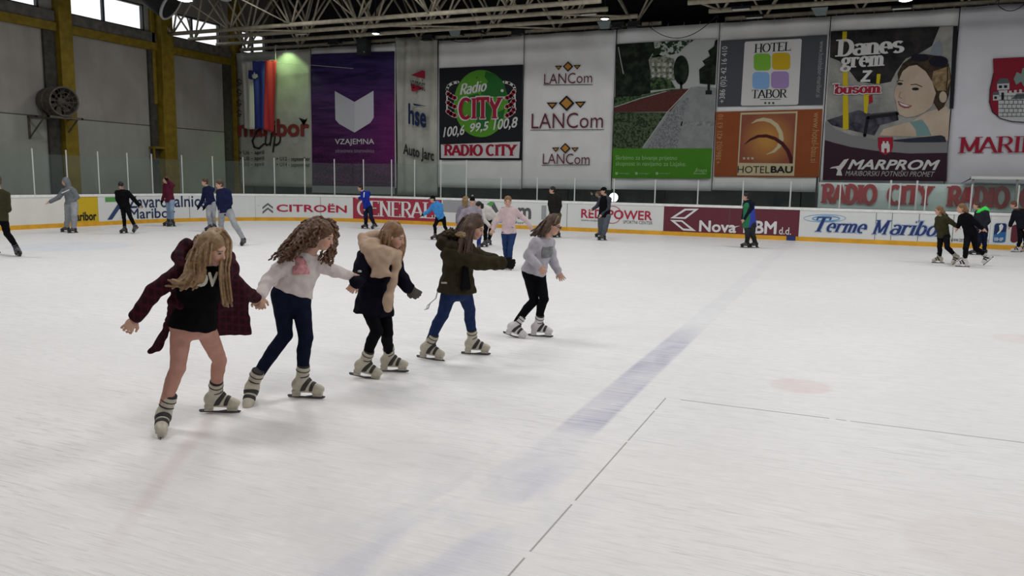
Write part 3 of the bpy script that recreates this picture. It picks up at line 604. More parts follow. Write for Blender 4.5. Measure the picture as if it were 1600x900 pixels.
bdec(e, [[(960.5, 168.5), (1042, 143.5), (1077, 139), (1048, 174.5), (960.3, 175.5)]], BRK, 'red_path', 7); bdec(e, [stroke([(960.5, 168), (1000, 154.5), (1042, 143)], 1.1)[k] for k in (0, 1)], pm('kerb', (.30, .31, .30)), 'kerb', 8)
bdec(e, [[(1043, 176), (1080, 137.5), (1092, 136), (1119.3, 138), (1113.5, 232), (1004, 232)]], PAV, 'pavement', 6); bdec(e, [[(1046, 177), (1074, 153), (1077, 154), (1070, 180), (1058, 232), (1012, 232)]], COB, 'cobbles', 7)
bdec(e, [[(960, 176), (1043, 176), (1004, 232), (958.5, 232)]], LF3, 'low_plants', 7); bdec(e, [stroke([(1078, 139), (1043, 176), (1005, 231)], 1.3)[k] for k in (0, 1)], pm('kerb', (.30, .31, .30)), 'kerb', 8); bdec(e, [[(1066, 190), (1116, 190), (1115.5, 197), (1064, 197)]], leafy('dark_paving', (.13, .135, .14), (.22, .225, .23), 9), 'paving_band', 7)
bdec(e, [[(1122, 62), (1118, 64), (1116, 73), (1107, 80), (1110, 88), (1098, 96), (1102, 102), (1093, 109), (1094, 131), (1118, 133)]], LF1, 'dark_tree', 6); bdec(e, [[(1106, 131), (1110, 131), (1110, 141), (1113, 142), (1113, 148), (1103, 148), (1103, 142), (1106, 141)]], INK, 'planter', 8)
bdec(e, [[(958.5, 232), (1113.5, 232), (1111, 279), (957.3, 278.5)]], pm('leaf_green', (.046, .165, .013), .06, 2), 'green_strip', 8)
PG = pm('pale_green', (.22, .36, .17)); btext(e, 'Skrbimo za bivanje prijetno', (963, 1059, 243, 252), PG, 9); btext(e, 'skupnost in navijamo za Lisjake.', (963, 1073, 252.5, 261.5), PG, 9); btext(e, 'Snaga', (1087, 1105, 263, 270.5), PG, 9, shear=.2)
bdec(e, [[(1084, 272), (1090, 263), (1091, 263), (1086, 271), (1105, 271), (1105, 272)]], PG, 'roof_mark', 9)
for a in (964.5, 995.5, 1027.5): bdec(e, [[(a-2, 269), (a+2, 269), (a+2, 273), (a-2, 273)]], PG, 'tiny_icon', 9); btext(e, 'www.snaga.si', (a+4, a+20, 269.5, 273), PG, 9)
# 7 - two hotel posters on one banner
e = banner(-4.93, -1.13, 1.70, 7.87, 'banner with slate poster of four coloured squares above an orange poster')
SLT = pm('slate', (.052, .058, .066)); bdec(e, [[(1127, 64), (1293, 55), (1286, 164.3), (1121, 167)]], SLT, 'slate_field', 1)
wp = [(1166, 65.5), (1251, 61), (1253, 63), (1247.5, 162), (1245.5, 164), (1160, 165.5), (1158, 163.5), (1164, 67.5)]; bdec(e, [wp], IWH, 'white_card', 2)
hk = dict(style='drawn', thick=.15, thin=.06, serif=.09, sthick=.045)
btext(e, 'HOTEL', (1179, 1236, 68, 82), INK, 3, slope=.02, **hk); btext(e, 'TABOR', (1175, 1231, 140, 153.5), INK, 3, **hk)
for r_, c_ in (((1178, 1204.5, 84, 110.5), (.14, .33, .035)), ((1206.5, 1235, 83, 109.5), (.42, .29, .012)), ((1176, 1202.5, 113, 139.5), (.16, .30, .52)), ((1205, 1233, 112, 138.5), (.26, .18, .36))): bdec(e, [rrect(*r_, 6)], pm('square_%d' % r_[0], c_), 'coloured_square', 3)
bdec(e, [[(1188, 155.6), (1220, 155), (1220, 155.8), (1188, 156.4)]], INK, 'underline', 3)
def star(cx, cy, r): return [(cx+(r if k % 2 == 0 else r*.42)*math.sin(k*PI/5), cy-(r if k % 2 == 0 else r*.42)*math.cos(k*PI/5)) for k in range(10)]
bdec(e, [star(1196+6.2*k, 161.3, 2.6) for k in range(3)], INK, 'stars', 3)
btext(e, '+386 (0)2 42 16 410', (1126.5, 1137.5, 73, 161), IWH, 3, rot=90); btext(e, 'www.hoteltabor-maribor.si', (1278, 1285.5, 65, 152), pm('mid_grey', (.25, .25, .26)), 3, rot=-90)
bdec(e, [[(1119, 175), (1285.5, 170.5), (1280, 277.3), (1116, 276)]], pm('rust_orange', (.20, .055, .018), .05, 2), 'orange_field', 1)
CRM = pm('cream', (.40, .35, .22)); bdec(e, [[(1157.5, 176.5), (1246.5, 174), (1241, 274.8), (1152, 274)]], CRM, 'cream_card', 2)
glow = bpy.data.materials.new('ink_sunset'); q = G(glow); xx, yy_, zz = q.xyz(); gx, gz = bXZ(1200, 218)
d_ = q.math('SQRT', q.math('ADD', q.math('POWER', q.math('SUBTRACT', xx, gx), 2), q.math('POWER', q.math('SUBTRACT', zz, gz), 2))); c_ = q.mix(q.ramp(d_, .1, 1.0), (.36, .17, .02), (.17, .035, .012)); q.L.new(c_, q.b.inputs['Base Color']); q.b.inputs['Roughness'].default_value = .65
bdec(e, [[(1159.5, 179.5), (1243.8, 177), (1239, 255.5), (1155, 254.5)]], glow, 'sunset_square', 3)
def crescent(o, i): return [o+i[::-1]]
oc = [(1174, 193), (1182, 187), (1193, 184), (1205, 186), (1216, 194), (1223, 206), (1225, 218), (1220, 230), (1211, 238), (1198, 242)]; ic = [(1176, 193), (1184, 190), (1194, 189.5), (1204, 192.5), (1212, 199), (1217, 209), (1217.5, 219), (1214, 229), (1207, 236), (1198, 241)]
bdec(e, [[oc[k], oc[k+1], ic[k+1], ic[k]] for k in range(9)], CRM, 'crescent', 4)
om = [(1163, 226), (1172, 217), (1184, 211), (1198, 210), (1212, 214), (1224, 222), (1233, 233), (1239, 246), (1239, 255.5)]; im = [(1164, 226), (1174, 219.5), (1186, 215), (1198, 215), (1210, 219), (1221, 227), (1229, 238), (1233, 249), (1234, 255.3)]
bdec(e, [[om[k], om[k+1], im[k+1], im[k]] for k in range(8)], pm('dark_red', (.05, .010, .012)), 'dark_arc', 5)
bdec(e, [star(1163+6.5*k, 247.5, 3.0) for k in range(3)], CRM, 'stars', 5); btext(e, 'HOTEL', (1153, 1203, 259.5, 270.5), INK, 4, bold=-.002); btext(e, 'BAU', (1204.5, 1239, 259.5, 270.5), INK, 4, bold=.035)
PO = pm('pale_orange', (.34, .20, .10)); btext(e, '+386(0)2 421 63 10', (1120.5, 1131, 179, 256), PO, 3, rot=90); btext(e, 'www.hotel-bau.si', (1269, 1279.5, 176, 254), PO, 3, rot=-90)
# 8 - bus poster with a smiling woman
e = banner(-1.10, 2.86, 2.06, 7.87, 'banner poster of a smiling woman riding a bus above a dark maroon foot')
def soft(n, c1, c2, s=1.2): return leafy(n, c1, c2, s, .35, .65)
bdec(e, [[(1298, 49.5), (1489, 41), (1480, 240), (1288.5, 225)]], soft('bus_interior', (.15, .155, .15), (.27, .27, .255)), 'photograph', 1)
bdec(e, [[(1298, 49.5), (1468, 42), (1456, 72), (1436, 84), (1415, 92), (1400, 112), (1392, 128), (1372, 132), (1340, 128), (1328, 112), (1312, 96), (1297, 90)]], soft('dark_interior', (.007, .008, .010), (.030, .027, .026), 1.6), 'dark_interior', 2)
bdec(e, [[(1452, 86), (1458, 70), (1468, 62), (1473, 78), (1470, 92)]], pm('seat_blue', (.16, .19, .21)), 'seat_shape', 3)
bdec(e, [[(1292, 188), (1342, 172), (1360, 178), (1402, 174), (1404, 188), (1375, 196), (1366, 212), (1330, 204), (1300, 196)]], soft('dark_seats', (.012, .013, .02), (.08, .08, .10), 2.5), 'seat_shapes', 2); bdec(e, [stroke([(1351, 212), (1356, 184), (1402, 178)], 5)[k] for k in range(5)], INK, 'handrail', 3)
YP = pm('pole_yellow', (.42, .33, .01)); bdec(e, [[(1316.5, 50), (1323.5, 49.7), (1322.5, 66), (1316, 66)], [(1317, 112), (1324.5, 112), (1326, 202), (1317, 203)], [(1370, 116), (1376, 116), (1374, 132), (1369, 131)], [(1349, 148), (1358, 148), (1355, 178), (1350, 176)]], YP, 'yellow_pole', 4); bdec(e, [[(1357, 150), (1363, 148), (1364, 160), (1358, 163)]], IRED, 'red_patch', 4)
SK1 = soft('skin', (.33, .26, .20), (.40, .33, .26), 1.0); HB = soft('brown_hair', (.014, .010, .008), (.055, .036, .022), 3); HL = soft('light_hair', (.10, .065, .03), (.26, .19, .11), 5)
bdec(e, [[(1374, 212), (1380, 202), (1400, 196), (1424, 190), (1446, 176), (1478, 166), (1484, 174), (1481, 220), (1440, 214)]], SK1, 'shoulder', 4); bdec(e, [[(1421, 191), (1440, 187), (1449, 198), (1455, 212), (1432, 213), (1430, 202)]], pm('teal_top', (.13, .22, .22)), 'teal_top', 5)
bdec(e, [[(1402, 116), (1410, 100), (1424, 90), (1444, 85), (1466, 88), (1482, 100), (1486, 122), (1482, 150), (1474, 168), (1466, 174), (1458, 160), (1446, 150), (1404, 128)]], HB, 'hair', 5); bdec(e, [[(1458, 112), (1482, 104), (1485, 126), (1478, 142), (1464, 142), (1455, 128)]], HL, 'light_hair', 6)
bdec(e, [[(1405, 124), (1410, 112), (1420, 104), (1432, 102), (1446, 112), (1456, 128), (1462, 146), (1456, 166), (1444, 176), (1430, 182), (1416, 184), (1405, 179), (1401, 168), (1400, 158), (1396.5, 151), (1398, 140), (1402, 132)]], SK1, 'face', 7); bdec(e, [ell(1473, 152, 6, 9, 14)], SK1, 'ear', 7)
bdec(e, [ell(1406, 131.5, 4.2, 2.2, 12), ell(1430, 139.5, 5.6, 2.4, 12)], INK, 'eyes', 8); bdec(e, stroke([(1401, 128), (1405, 126), (1411, 127)], 1.2)+stroke([(1423, 133), (1431, 132), (1440, 136)], 1.3), HB, 'eyebrows', 8); bdec(e, stroke([(1407, 144), (1404, 152), (1409, 154)], .9), pm('skin_shade', (.20, .13, .10)), 'nose_line', 8)
bdec(e, [[(1402, 158), (1406, 159.5), (1414, 163), (1425, 165.5), (1420, 169.5), (1412, 169.5), (1405, 165.5)]], pm('lip', (.20, .06, .06)), 'lips', 8); bdec(e, [[(1404, 160), (1412, 163), (1422, 166), (1415, 167), (1408, 164.5)]], IWH, 'teeth', 9)
bdec(e, [ell(1466, 96.5, 15, 8.5, 22), ell(1437, 91, 14, 6, 20)], pm('lens', (.008, .008, .016)), 'sunglasses', 9); bdec(e, stroke([(1480, 103), (1480, 122), (1478, 140)], 1.4), INK, 'sunglasses_arm', 9)
bdec(e, [[(1395, 219), (1470, 211.5), (1476, 214), (1478, 222), (1440, 223.5), (1400, 222)]], pm('dark_armrest', (.02, .024, .04)), 'armrest', 6)
sw = [(1289.5, 190), (1306, 203), (1330, 212), (1370, 219), (1420, 223), (1480, 222.5)]; sl = [(1288.7, 219), (1306, 224), (1330, 230), (1370, 236), (1420, 240), (1479.5, 239)]
bdec(e, [[sw[k], sw[k+1], sl[k+1], sl[k]] for k in range(5)], pm('swoosh_grey', (.16, .16, .165)), 'grey_swoosh', 7)
bdec(e, [sl+[(1478.5, 283.3), (1285.5, 281.5)]], pm('maroon_foot', (.028, .012, .02)), 'maroon_foot', 8); bdec(e, [[(1371.5, 215), (1395, 214.5), (1395, 230), (1392, 238), (1383, 242.5), (1374.5, 238), (1371.7, 230)]], IRED, 'red_shield', 9); bdec(e, [[(1377, 237), (1377, 226), (1379, 224), (1379, 221), (1382, 221), (1382, 224), (1385, 224), (1385, 221), (1388, 221), (1388, 224), (1390, 226), (1390, 237), (1385.5, 239), (1385.5, 232), (1381.5, 232), (1381.5, 239)]], IWH, 'white_castle', 10)
bdec(e, [[(1296.5, 263.5), (1300, 261), (1311, 259), (1319, 249.5), (1326.5, 248), (1320, 258), (1314, 266), (1316, 274.5), (1306.5, 274), (1309, 266), (1306, 262.8)]], IWH, 'arrow_emblem', 9); btext(e, 'MARPROM', (1325, 1468, 249.5, 265.5), IWH, 9, slope=.0, bold=.03, shear=.3); btext(e, 'MARIBORSKI POTNIŠKI PROMET', (1321, 1460, 265.5, 275.5), pm('light_grey', (.30, .30, .30)), 9, shear=.25)
dk = dict(style='drawn', thick=.24, thin=.10, serif=.08, sthick=.08)
btext(e, 'Danes', (1306, 1413, 60, 87.5), IWH, 9, slope=.02, **dk); btext(e, 'grem', (1313, 1382, 89, 112), IWH, 9, slope=.02, **dk); btext(e, 'z', (1345, 1363, 110, 128.5), IWH, 9, style='drawn', thick=.16, thin=.16, serif=0)
btext(e, 'busom', (1300.5, 1378.5, 129.5, 148.5), IWH, 10, 'lettering_outline', style='drawn', thick=.36, thin=.24, serif=.08, sthick=.16); btext(e, 'busom', (1302, 1377, 131, 147), IRED, 11, style='drawn', thick=.24, thin=.12, serif=.08, sthick=.08)
bdec(e, [[(1489.5, 41.5), (1496.2, 41), (1489, 170), (1483, 170)]], INK, 'dark_edge', 3)
# 9 - town banner with coat of arms
e = banner(2.89, 7.2, 1.9, 7.9, 'pale blue grey banner with red castle shield at the far right', CLOTHP)
half = [(1551, 92), (1552, 115), (1546.5, 140), (1545.5, 160), (1550, 175), (1562, 185), (1580, 190), (1612, 192)]; full = half+[(2*1612-a, b-.05*(2*1612-2*a)) for a, b in half[::-1][1:]]
bdec(e, [full], pm('shield_red', (.17, .010, .022)), 'shield', 1); bdec(e, stroke(half[1:], 1.3), INK, 'shield_outline', 2)
CW = pm('castle_white', (.36, .37, .38)); RF = pm('roof_grey', (.07, .08, .085))
bdec(e, [[(1559.5, 184), (1559.5, 142), (1573.5, 141), (1573.5, 146), (1576, 145), (1576, 142), (1580, 142), (1580, 145), (1584, 145), (1584, 141), (1588, 141), (1588, 145), (1592, 145), (1592, 140), (1596, 140), (1596, 145), (1628, 144), (1628, 190), (1590, 191), (1574, 189)]], CW, 'castle_wall', 2)
bdec(e, [[(1557.5, 131.5), (1576.5, 130.5), (1576.5, 140), (1557.5, 141)], [(1551, 149), (1560, 148.5), (1560, 157), (1551, 157.5)]], CW, 'castle_tower', 3); bdec(e, [[(1555.5, 131.5), (1562, 123), (1573, 122.5), (1578, 130.5)], [(1549, 149), (1552, 144), (1560, 143.5), (1561, 148.5)], [(1580, 155), (1588, 146.5), (1632, 146), (1640, 154)]], RF, 'castle_roof', 4)
bdec(e, [[(1560, 134), (1565, 133.8), (1565, 138), (1560, 138.3)], [(1568, 133.6), (1573, 133.4), (1573, 137.7), (1568, 138)], [(1553, 151), (1557, 151), (1557, 155), (1553, 155)], [(1564, 145), (1568, 145), (1568, 156), (1564, 156)]], INK, 'castle_window', 5)
mw = [[(1560, y_), (1600, y_-.2), (1600, y_+.4), (1560, y_+.6)] for y_ in (150, 156.5, 163, 169.5, 176, 182)]+[[(x_+(2.5 if r_ % 2 else 0), 150+6.5*r_), (x_+.6+(2.5 if r_ % 2 else 0), 150+6.5*r_), (x_+.6+(2.5 if r_ % 2 else 0), 156.5+6.5*r_), (x_+(2.5 if r_ % 2 else 0), 156.5+6.5*r_)] for r_ in range(5) for x_ in (1566, 1573, 1580, 1587, 1594)]
bdec(e, mw, INK, 'masonry_lines', 5); bdec(e, [[(1604, 190), (1604, 170), (1608, 165), (1613, 164), (1618, 166), (1620, 172), (1620, 190)]], pm('shield_red', (.17, .01, .022)), 'castle_gate', 5); bdec(e, [[(1583, 124), (1588, 113), (1595, 116), (1597, 107), (1604, 105), (1612, 112), (1612, 134), (1603, 131), (1599, 136), (1595, 128), (1587, 133)]], pm('dove_grey', (.14, .19, .18)), 'dove', 5)
btext(e, 'MARIBOR', (1496, 1682, 214, 240), IRED, 2, slope=.015, style='drawn', thick=.16, thin=.06, serif=.1, sthick=.045)
# low red-lettered sheet behind the right-hand boards
e = empty('low_sign', (3, 30.55, 0.1), 'low white sheet with tall red capitals behind the right hand boards', 'sign'); sheet(e, -1.12, 7.2, .1, 2.06, pm('sheet_grey', (.66, .72, .71), .06, 2), y=30.55, nz=6, fold=.5)
for t, p in (('RADIO', (1282.5, 1371, 287, 319.5)), ('CITY', (1385, 1459, 289, 321)), ('RADIO', (1477, 1577, 290.5, 325)), ('CITY', (1590, 1672, 292, 327))): btext(e, t, p, pm('sign_red', (.44, .025, .04)), 1, style='drawn', thick=.31, thin=.20, serif=.06, sthick=.09, y=30.55)

# tricolour flag hanging in front of the first banner
YF = 30.35
fl = empty('hanging_flag', (-27, YF, 4), 'white, blue and red tricolour flag hanging vertically with small shield', 'flag')
def fp(px, py): p = at(px, py, 1, YF); return p
def fwave(u, v): return .05*math.sin(u*15+2.2*v)*(.4+.6*v)+.025*math.sin(u*31-3*v)
tl, tr_, bl, br = fp(377, 96.5), fp(432, 94), fp(381.5, 199.5), fp(429, 205)
def fpos(u, v, off=0.0):
    p = (tl*(1-u)+tr_*u)*(1-v)+(bl*(1-u)+br*u)*v; return (p[0]+.04*math.sin(v*4)*(1-u), YF+fwave(u, v)-off, p[2]-.05*math.sin(u*9)*v)
FM = [mat('flag_white', (.46, .45, .42), .8, .1), mat('flag_blue', (.035, .05, .23), .8, .1), mat('flag_red', (.46, .045, .05), .8, .1)]
for k in range(3):
    mb = MB(); n = 10; r_ = 30; mb.add([fpos((k+i/n)/3, j/r_) for j in range(r_+1) for i in range(n+1)], [(j*(n+1)+i, j*(n+1)+i+1, (j+1)*(n+1)+i+1, (j+1)*(n+1)+i) for j in range(r_) for i in range(n)])
    o = mb.build('flag_stripe', FM[k], fl, smooth=True, fix=False); s = o.modifiers.new('thickness', 'SOLIDIFY'); s.thickness = .006
def femb(pts, m, off, nm):
    mb = MB(); mb.add([fpos(u, v, off) for u, v in pts], [tuple(range(len(pts)))]); mb.build(nm, m, fl, fix=False)
femb([(.22, .13), (.48, .15), (.49, .22), (.46, .26), (.38, .275), (.27, .265), (.21, .25)], pm('shield_blue', (.02, .03, .14)), .06, 'shield'); femb([(.32, .22), (.35, .19), (.37, .205), (.40, .16), (.43, .20), (.45, .185), (.48, .23), (.42, .262), (.36, .258)], IWH, .075, 'shield_mountain')
mb = MB()
for q in (fpos(.02, .0), fpos(.98, .0)): mb.path([q, (q[0], q[1], 8.05), (q[0], 30.9, 8.05)], .010, 6)
mb.tube(fpos(0, 0), fpos(1, 0), .012, 6); mb.build('flag_rope', mat('pale_cord', (.4, .4, .38), .6), fl)
mb = MB(); pts = [at(433.5+(552-433.5)*k/14, 97.5+9.5*k/14, 1, 30.35+.28*k/14) for k in range(15)]; mb.path(pts, .012, 6); tag(mb.build('flag_cord', mat('pale_cord', (.4, .4, .38), .6)), 'thin pale cord stretched sideways from the top of the flag', 'cord')
# ------------------------------------------------------------------ roof trusses, lamps and equipment
PIPE = mat('cream_steel_pipe', (.30, .27, .205), .55, .3, var=.22, vscale=5)
def truss(y, x0, x1, label, node0, r=.085, pitch=3.22):
    e = empty('roof_truss', ((x0+x1)/2, y, 8.05), label, 'truss', 'lattice roof trusses')
    MB().tube((x0, y, 8.05), (x1, y, 8.05), r, 12).build('bottom_chord', PIPE, e, smooth=True)
    for s in (-.75, .75): MB().tube((x0-.8, y+s, 10.7), (x1+.8, y+s, 10.7), .06, 8).build('top_chord', PIPE, e, smooth=True)
    n = node0
    while n < x1-.2:
        if n > x0+.1:
            for sx in (-1.0, 1.0):
                for sy in (-.75, .75): MB().tube((n+.06*sx, y, 8.08), (n+sx*1.6, y+sy, 10.7), .042, 8).build('brace', PIPE, e, smooth=True)
        n += pitch
    return e
for y, x0, x1, n0, lab in ((26.6, -28.2, -8.3, -27.85, 'left-hand lattice roof truss nearest the skaters'), (27.9, -28.2, -8.45, -27.9, 'left-hand lattice roof truss, second from the skaters'),
                           (29.4, -28.0, -7.75, -26.4, 'left-hand lattice roof truss, third from the skaters'), (30.95, -28.0, -7.2, -27.6, 'left-hand lattice roof truss right above the banners'),
                           (27.85, -5.6, 9, -4.0, 'lattice roof truss over the bus poster, nearest the skaters'), (29.4, -5.15, 9, -4.7, 'lattice roof truss over the bus poster, middle of three'), (30.95, -4.8, 9, -3.4, 'lattice roof truss right above the hotel and bus posters')):
    truss(y, x0, x1, lab, n0)
# flat diagonal ties between neighbouring trusses
for (a, b) in (((-25.0, 26.6), (-21.6, 27.9)), ((-18.2, 27.9), (-14.2, 29.4)), ((-13.9, 29.4), (-10.9, 30.95)), ((-11.2, 27.9), (-7.9, 29.4)), ((-5.3, 27.85), (-4.7, 29.4))):
    tag(MB().tube((*a, 8.05), (*b, 8.05), .035, 8).build('tie_rod', PIPE, smooth=True), 'slender cream tie rod between two roof trusses', 'tie rod', 'tie rods between the trusses')
# long thin bracing rods sloping down to the nearest truss
for a, b in (((268, 0), (357, 45)), ((352, 0), (455, 39)), ((505, 0), (559, 31)), ((636, 0), (671, 23)), ((775, 0), (792, 15))):
    q = at(*b, 1, 26.6); p = at(a[0], a[1]-14, 1, 24.6)
    tag(MB().tube(p, (q[0], 26.6, 8.05), .03, 8).build('bracing_rod', PIPE, smooth=True), 'thin sloping bracing rod ending on the nearest roof truss', 'bracing rod', 'sloping bracing rods')
LAMPB = mat('black_lamp_housing', (.012, .012, .014), .5, .3); GLOW = mat('lamp_glow', (.9, .9, .9), .5, emit=(.93, .93, 1.0), estr=9.0); DEAD = mat('unlit_lamp_glass', (.25, .27, .27), .3, .4)
def lamp(px, py, y, r, label, lit=True, spot=None):
    p = at(px, py, 1, y); e = empty('ceiling_lamp', tuple(p), label, 'lamp')
    MB().lathe([(.02, r*2.0), (r*.45, r*1.9), (r*.5, r*1.0), (r*.92, r*.75), (r, .0), (r*.93, 0.0), (r*.9, .03)], p, (0, 0, 1), 24).build('lamp_housing', LAMPB, e, smooth=False)
    MB().lathe([(.001, -.02), (r*.6, -.012), (r*.9, .015)], p, (0, 0, 1), 24).build('lamp_diffuser', GLOW if lit else DEAD, e, smooth=True)
    MB().tube(p+np.array([0, 0, r*1.9]), (p[0], p[1], max(9.6, p[2]+.6)), .03, 8).build('lamp_rod', LAMPB, e)
    if spot:
        l = bpy.data.lights.new('lamp_light', 'SPOT'); l.energy = spot[0]; l.color = spot[1]; l.spot_size = math.radians(spot[2]); l.spot_blend = .35; l.shadow_soft_size = .12
        o = bpy.data.objects.new('lamp_light', l); COL.objects.link(o); o.location = (p[0], p[1], p[2]-.06)
        d = Vector(spot[3])-o.location; o.rotation_euler = d.to_track_quat('-Z', 'Y').to_euler()
lamp(431, 62, 29.9, .17, 'lit black ceiling lamp shining onto the banner behind the flag', spot=(190, (.62, 1.0, .40), 100, (-24.9, 30.7, 5.2)))
lamp(587, 53, 29.2, .17, 'lit black ceiling lamp above the purple lavender banner')
lamp(945, 30, 29.1, .17, 'lit black ceiling lamp above the diamond logo banner')
lamp(1415, 1, 28.6, .22, 'lit ceiling lamp cut by the frame above the bus poster')
lamp(289, 1, 21.5, .27, 'large lit ceiling lamp in front of the clerestory windows')
lamp(352, 1, 22.2, .20, 'unlit glass ceiling lamp right of the brightest lamp', lit=False)
# small fluorescent fittings and floodlights under the trusses
for px, py, y, lit in ((471, 53, 28.3, 0), (920, 22, 28.3, 0), (1158, 14, 28.6, 0), (1179, 27, 30.2, 0), (1409, 13, 30.0, 0)):
    p = at(px, py, 1, y); e = empty('strip_light', tuple(p), 'short unlit strip light hung under a roof truss', 'strip light', 'unlit strip lights')
    MB().box((p[0]-.32, p[1]-.07, p[2]), (p[0]+.32, p[1]+.07, p[2]+.09)).build('strip_housing', LAMPB, e, bevel=.01); MB().box((p[0]-.28, p[1]-.05, p[2]-.035), (p[0]+.28, p[1]+.05, p[2])).build('strip_tube', mat('strip_glass', (.55, .56, .52), .4, .3), e, bevel=.01)
    yc = 27.9 if y < 28.5 else 29.4 if y < 29.5 else 30.95; MB().tube((p[0], p[1], p[2]+.08), (p[0], p[1], max(8.05, p[2]+.15)), .012, 6).tube((p[0], p[1], 8.05), (p[0], yc, 8.05), .012, 6).build('strip_hanger', LAMPB, e)
for px, py, y, lab in ((946, 40, 30.3, 'pale floodlight panel above the edge of the park photograph'), (1283, 19, 30.3, 'pale floodlight panel above the orange and bus posters'), (712, 52, 30.1, 'pale floodlight panel above the green globe')):
    p = at(px, py, 1, y); e = empty('floodlight', tuple(p), lab, 'floodlight')
    MB().prism([(p[0]-.34, p[1]-.05, p[2]+.16), (p[0]+.22, p[1]-.05, p[2]+.16), (p[0]+.17, p[1]-.1, p[2]-.14), (p[0]-.16, p[1]-.1, p[2]-.14)], (0, .12, .03)).build('floodlight_body', mat('pale_flood', (.28, .34, .34), .4, .4), e, bevel=.01)
    MB().box((p[0]-.36, p[1], p[2]+.12), (p[0]-.3, p[1]+.2, p[2]+.2)).box((p[0]-.05, p[1]+.02, p[2]+.10), (p[0]+.03, p[1]+.1, 8.08)).box((p[0]-.04, p[1]+.02, 8.03), (p[0]+.02, 30.95, 8.08)).build('floodlight_bracket', LAMPB, e)
for px, py, lab in ((523, 63, 'small black projector box above the purple banner'), (670, 57, 'dark flat equipment box above the gathered grey banner'), (749, 41, 'dark equipment box on the truss above the green globe'), (967, 37, 'dark equipment box right of the lit lamp over diamond logos'), (810, 49, 'dark flat box under the truss above the diamond banner'), (992, 36, 'long dark box above the top left of the park photograph')):
    p = at(px, py, 1, 30.35); e = empty('equipment_box', tuple(p), lab, 'equipment box')
    MB().box((p[0]-.26, p[1]-.14, p[2]-.12), (p[0]+.24, p[1]+.14, p[2]+.06)).build('box_body', LAMPB, e, bevel=.015); MB().box((p[0]-.3, p[1]-.16, p[2]-.17), (p[0]+.1, p[1]+.1, p[2]-.12)).build('box_flap', LAMPB, e, bevel=.01); MB().box((p[0]-.05, p[1]-.04, p[2]+.05), (p[0]+.05, p[1]+.04, max(8.08, p[2]+.1))).box((p[0]-.03, p[1]-.02, 8.03), (p[0]+.03, 30.95, 8.08)).build('box_hanger', LAMPB, e)
# loudspeaker
p = at(568.5, 73, 1, 30.3); e = empty('loudspeaker', tuple(p), 'black box loudspeaker mounted over the top of the purple banner', 'loudspeaker')
MB().box((p[0]-.26, p[1]-.2, p[2]-.36), (p[0]+.26, p[1]+.2, p[2]+.34)).build('speaker_cabinet', mat('speaker_black', (.02, .024, .022), .6, .3), e, bevel=.03)
MB().box((p[0]-.22, p[1]-.215, p[2]-.31), (p[0]+.22, p[1]-.2, p[2]+.29)).build('speaker_grille', mat('speaker_grille', (.03, .035, .033), .8, .2, bump=.5, bscale=90), e, bevel=.01); MB().box((p[0]-.06, p[1]-.05, p[2]+.3), (p[0]+.06, p[1]+.05, 8.08)).box((p[0]-.05, p[1]-.05, 8.02), (p[0]+.05, 30.95, 8.08)).build('speaker_bracket', LAMPB, e)
MB().lathe([(.001, -.01), (.028, 0), (.03, .02)], (p[0]+.15, p[1]-.22, p[2]-.26), (0, 1, 0), 10).build('speaker_badge', IWH, e)
# big black round drum near the windows
p = at(254, -2, 0, -26.2); e = empty('roof_drum', tuple(p), 'large black round drum with white rim under the roof by the windows', 'drum')
ax = np.array([.75, .35, -.55]); ax /= np.linalg.norm(ax)
MB().lathe([(.02, -.75), (.42, -.75), (.62, -.5), (.66, .3), (.62, .42), (.02, .40)], p, ax, 32).build('drum_shell', mat('drum_black', (.014, .014, .016), .6, .25), e, smooth=False)
MB().lathe([(.60, .40), (.665, .36), (.69, .44), (.62, .47), (.60, .40)], p, ax, 32).build('drum_rim', mat('drum_rim', (.45, .46, .46), .5), e, smooth=True)
MB().tube(p+np.array([0, 0, .4]), (p[0], p[1], 11), .04, 8).build('drum_hanger', LAMPB, e)
# cables
def cable(a, b, y, sag, label, r=.014):
    p, q = at(*a, 1, y), at(*b, 1, y); pts = [p*(1-t)+q*t-np.array([0, 0, sag*4*t*(1-t)]) for t in np.linspace(0, 1, 17)]
    tag(MB().path(pts, r, 6).path([pts[0], (pts[0][0], pts[0][1], 8.03), (pts[0][0], 30.93, 8.03)], r, 6).path([pts[-1], (pts[-1][0], pts[-1][1], 8.03), (pts[-1][0], 30.93, 8.03)], r, 6).build('hanging_cable', LAMPB, smooth=True), label, 'cable')
cable((1014, 41), (1121, 23), 30.35, .62, 'black cable drooping over the top of the park photograph'); cable((1560, 9), (1602, 5), 30.35, .2, 'black cable drooping over the town banner with the castle shield'); cable((699, 60), (752, 58), 30.4, .18, 'thin black cable drooping above the black square with the globe')
# industrial fan on a wall bracket
e = empty('wall_fan', (WX, 21.0, 4.0), 'rusty cylindrical industrial fan on a steel bracket beside the yellow column', 'fan')
FANM = mat('rusty_fan_steel', (.085, .075, .062), .7, .3, var=.35, vscale=7); FAND = mat('fan_dark', (.02, .019, .018), .7, .2)
c = np.array([WX+.62, 20.85, 4.60]); ax = np.array([.98, -.16, -.05]); ax /= np.linalg.norm(ax); sh = MB()
sh.lathe([(.50, .62), (.55, .62), (.56, .58), (.52, .55), (.52, .05), (.545, .0), (.545, -.06), (.52, -.1), (.50, -.44), (.47, -.52), (.43, -.52), (.47, -.4), (.49, .5), (.50, .62)], c, ax, 40); sh.build('fan_housing', FANM, e, smooth=False)
u = np.cross(ax, (0, 0, 1.)); u /= np.linalg.norm(u); v = np.cross(u, ax)
MB().lathe([(.001, .44), (.12, .43), (.15, .36), (.15, .2), (.001, .2)], c, ax, 20).build('fan_hub', FANM, e, smooth=True)
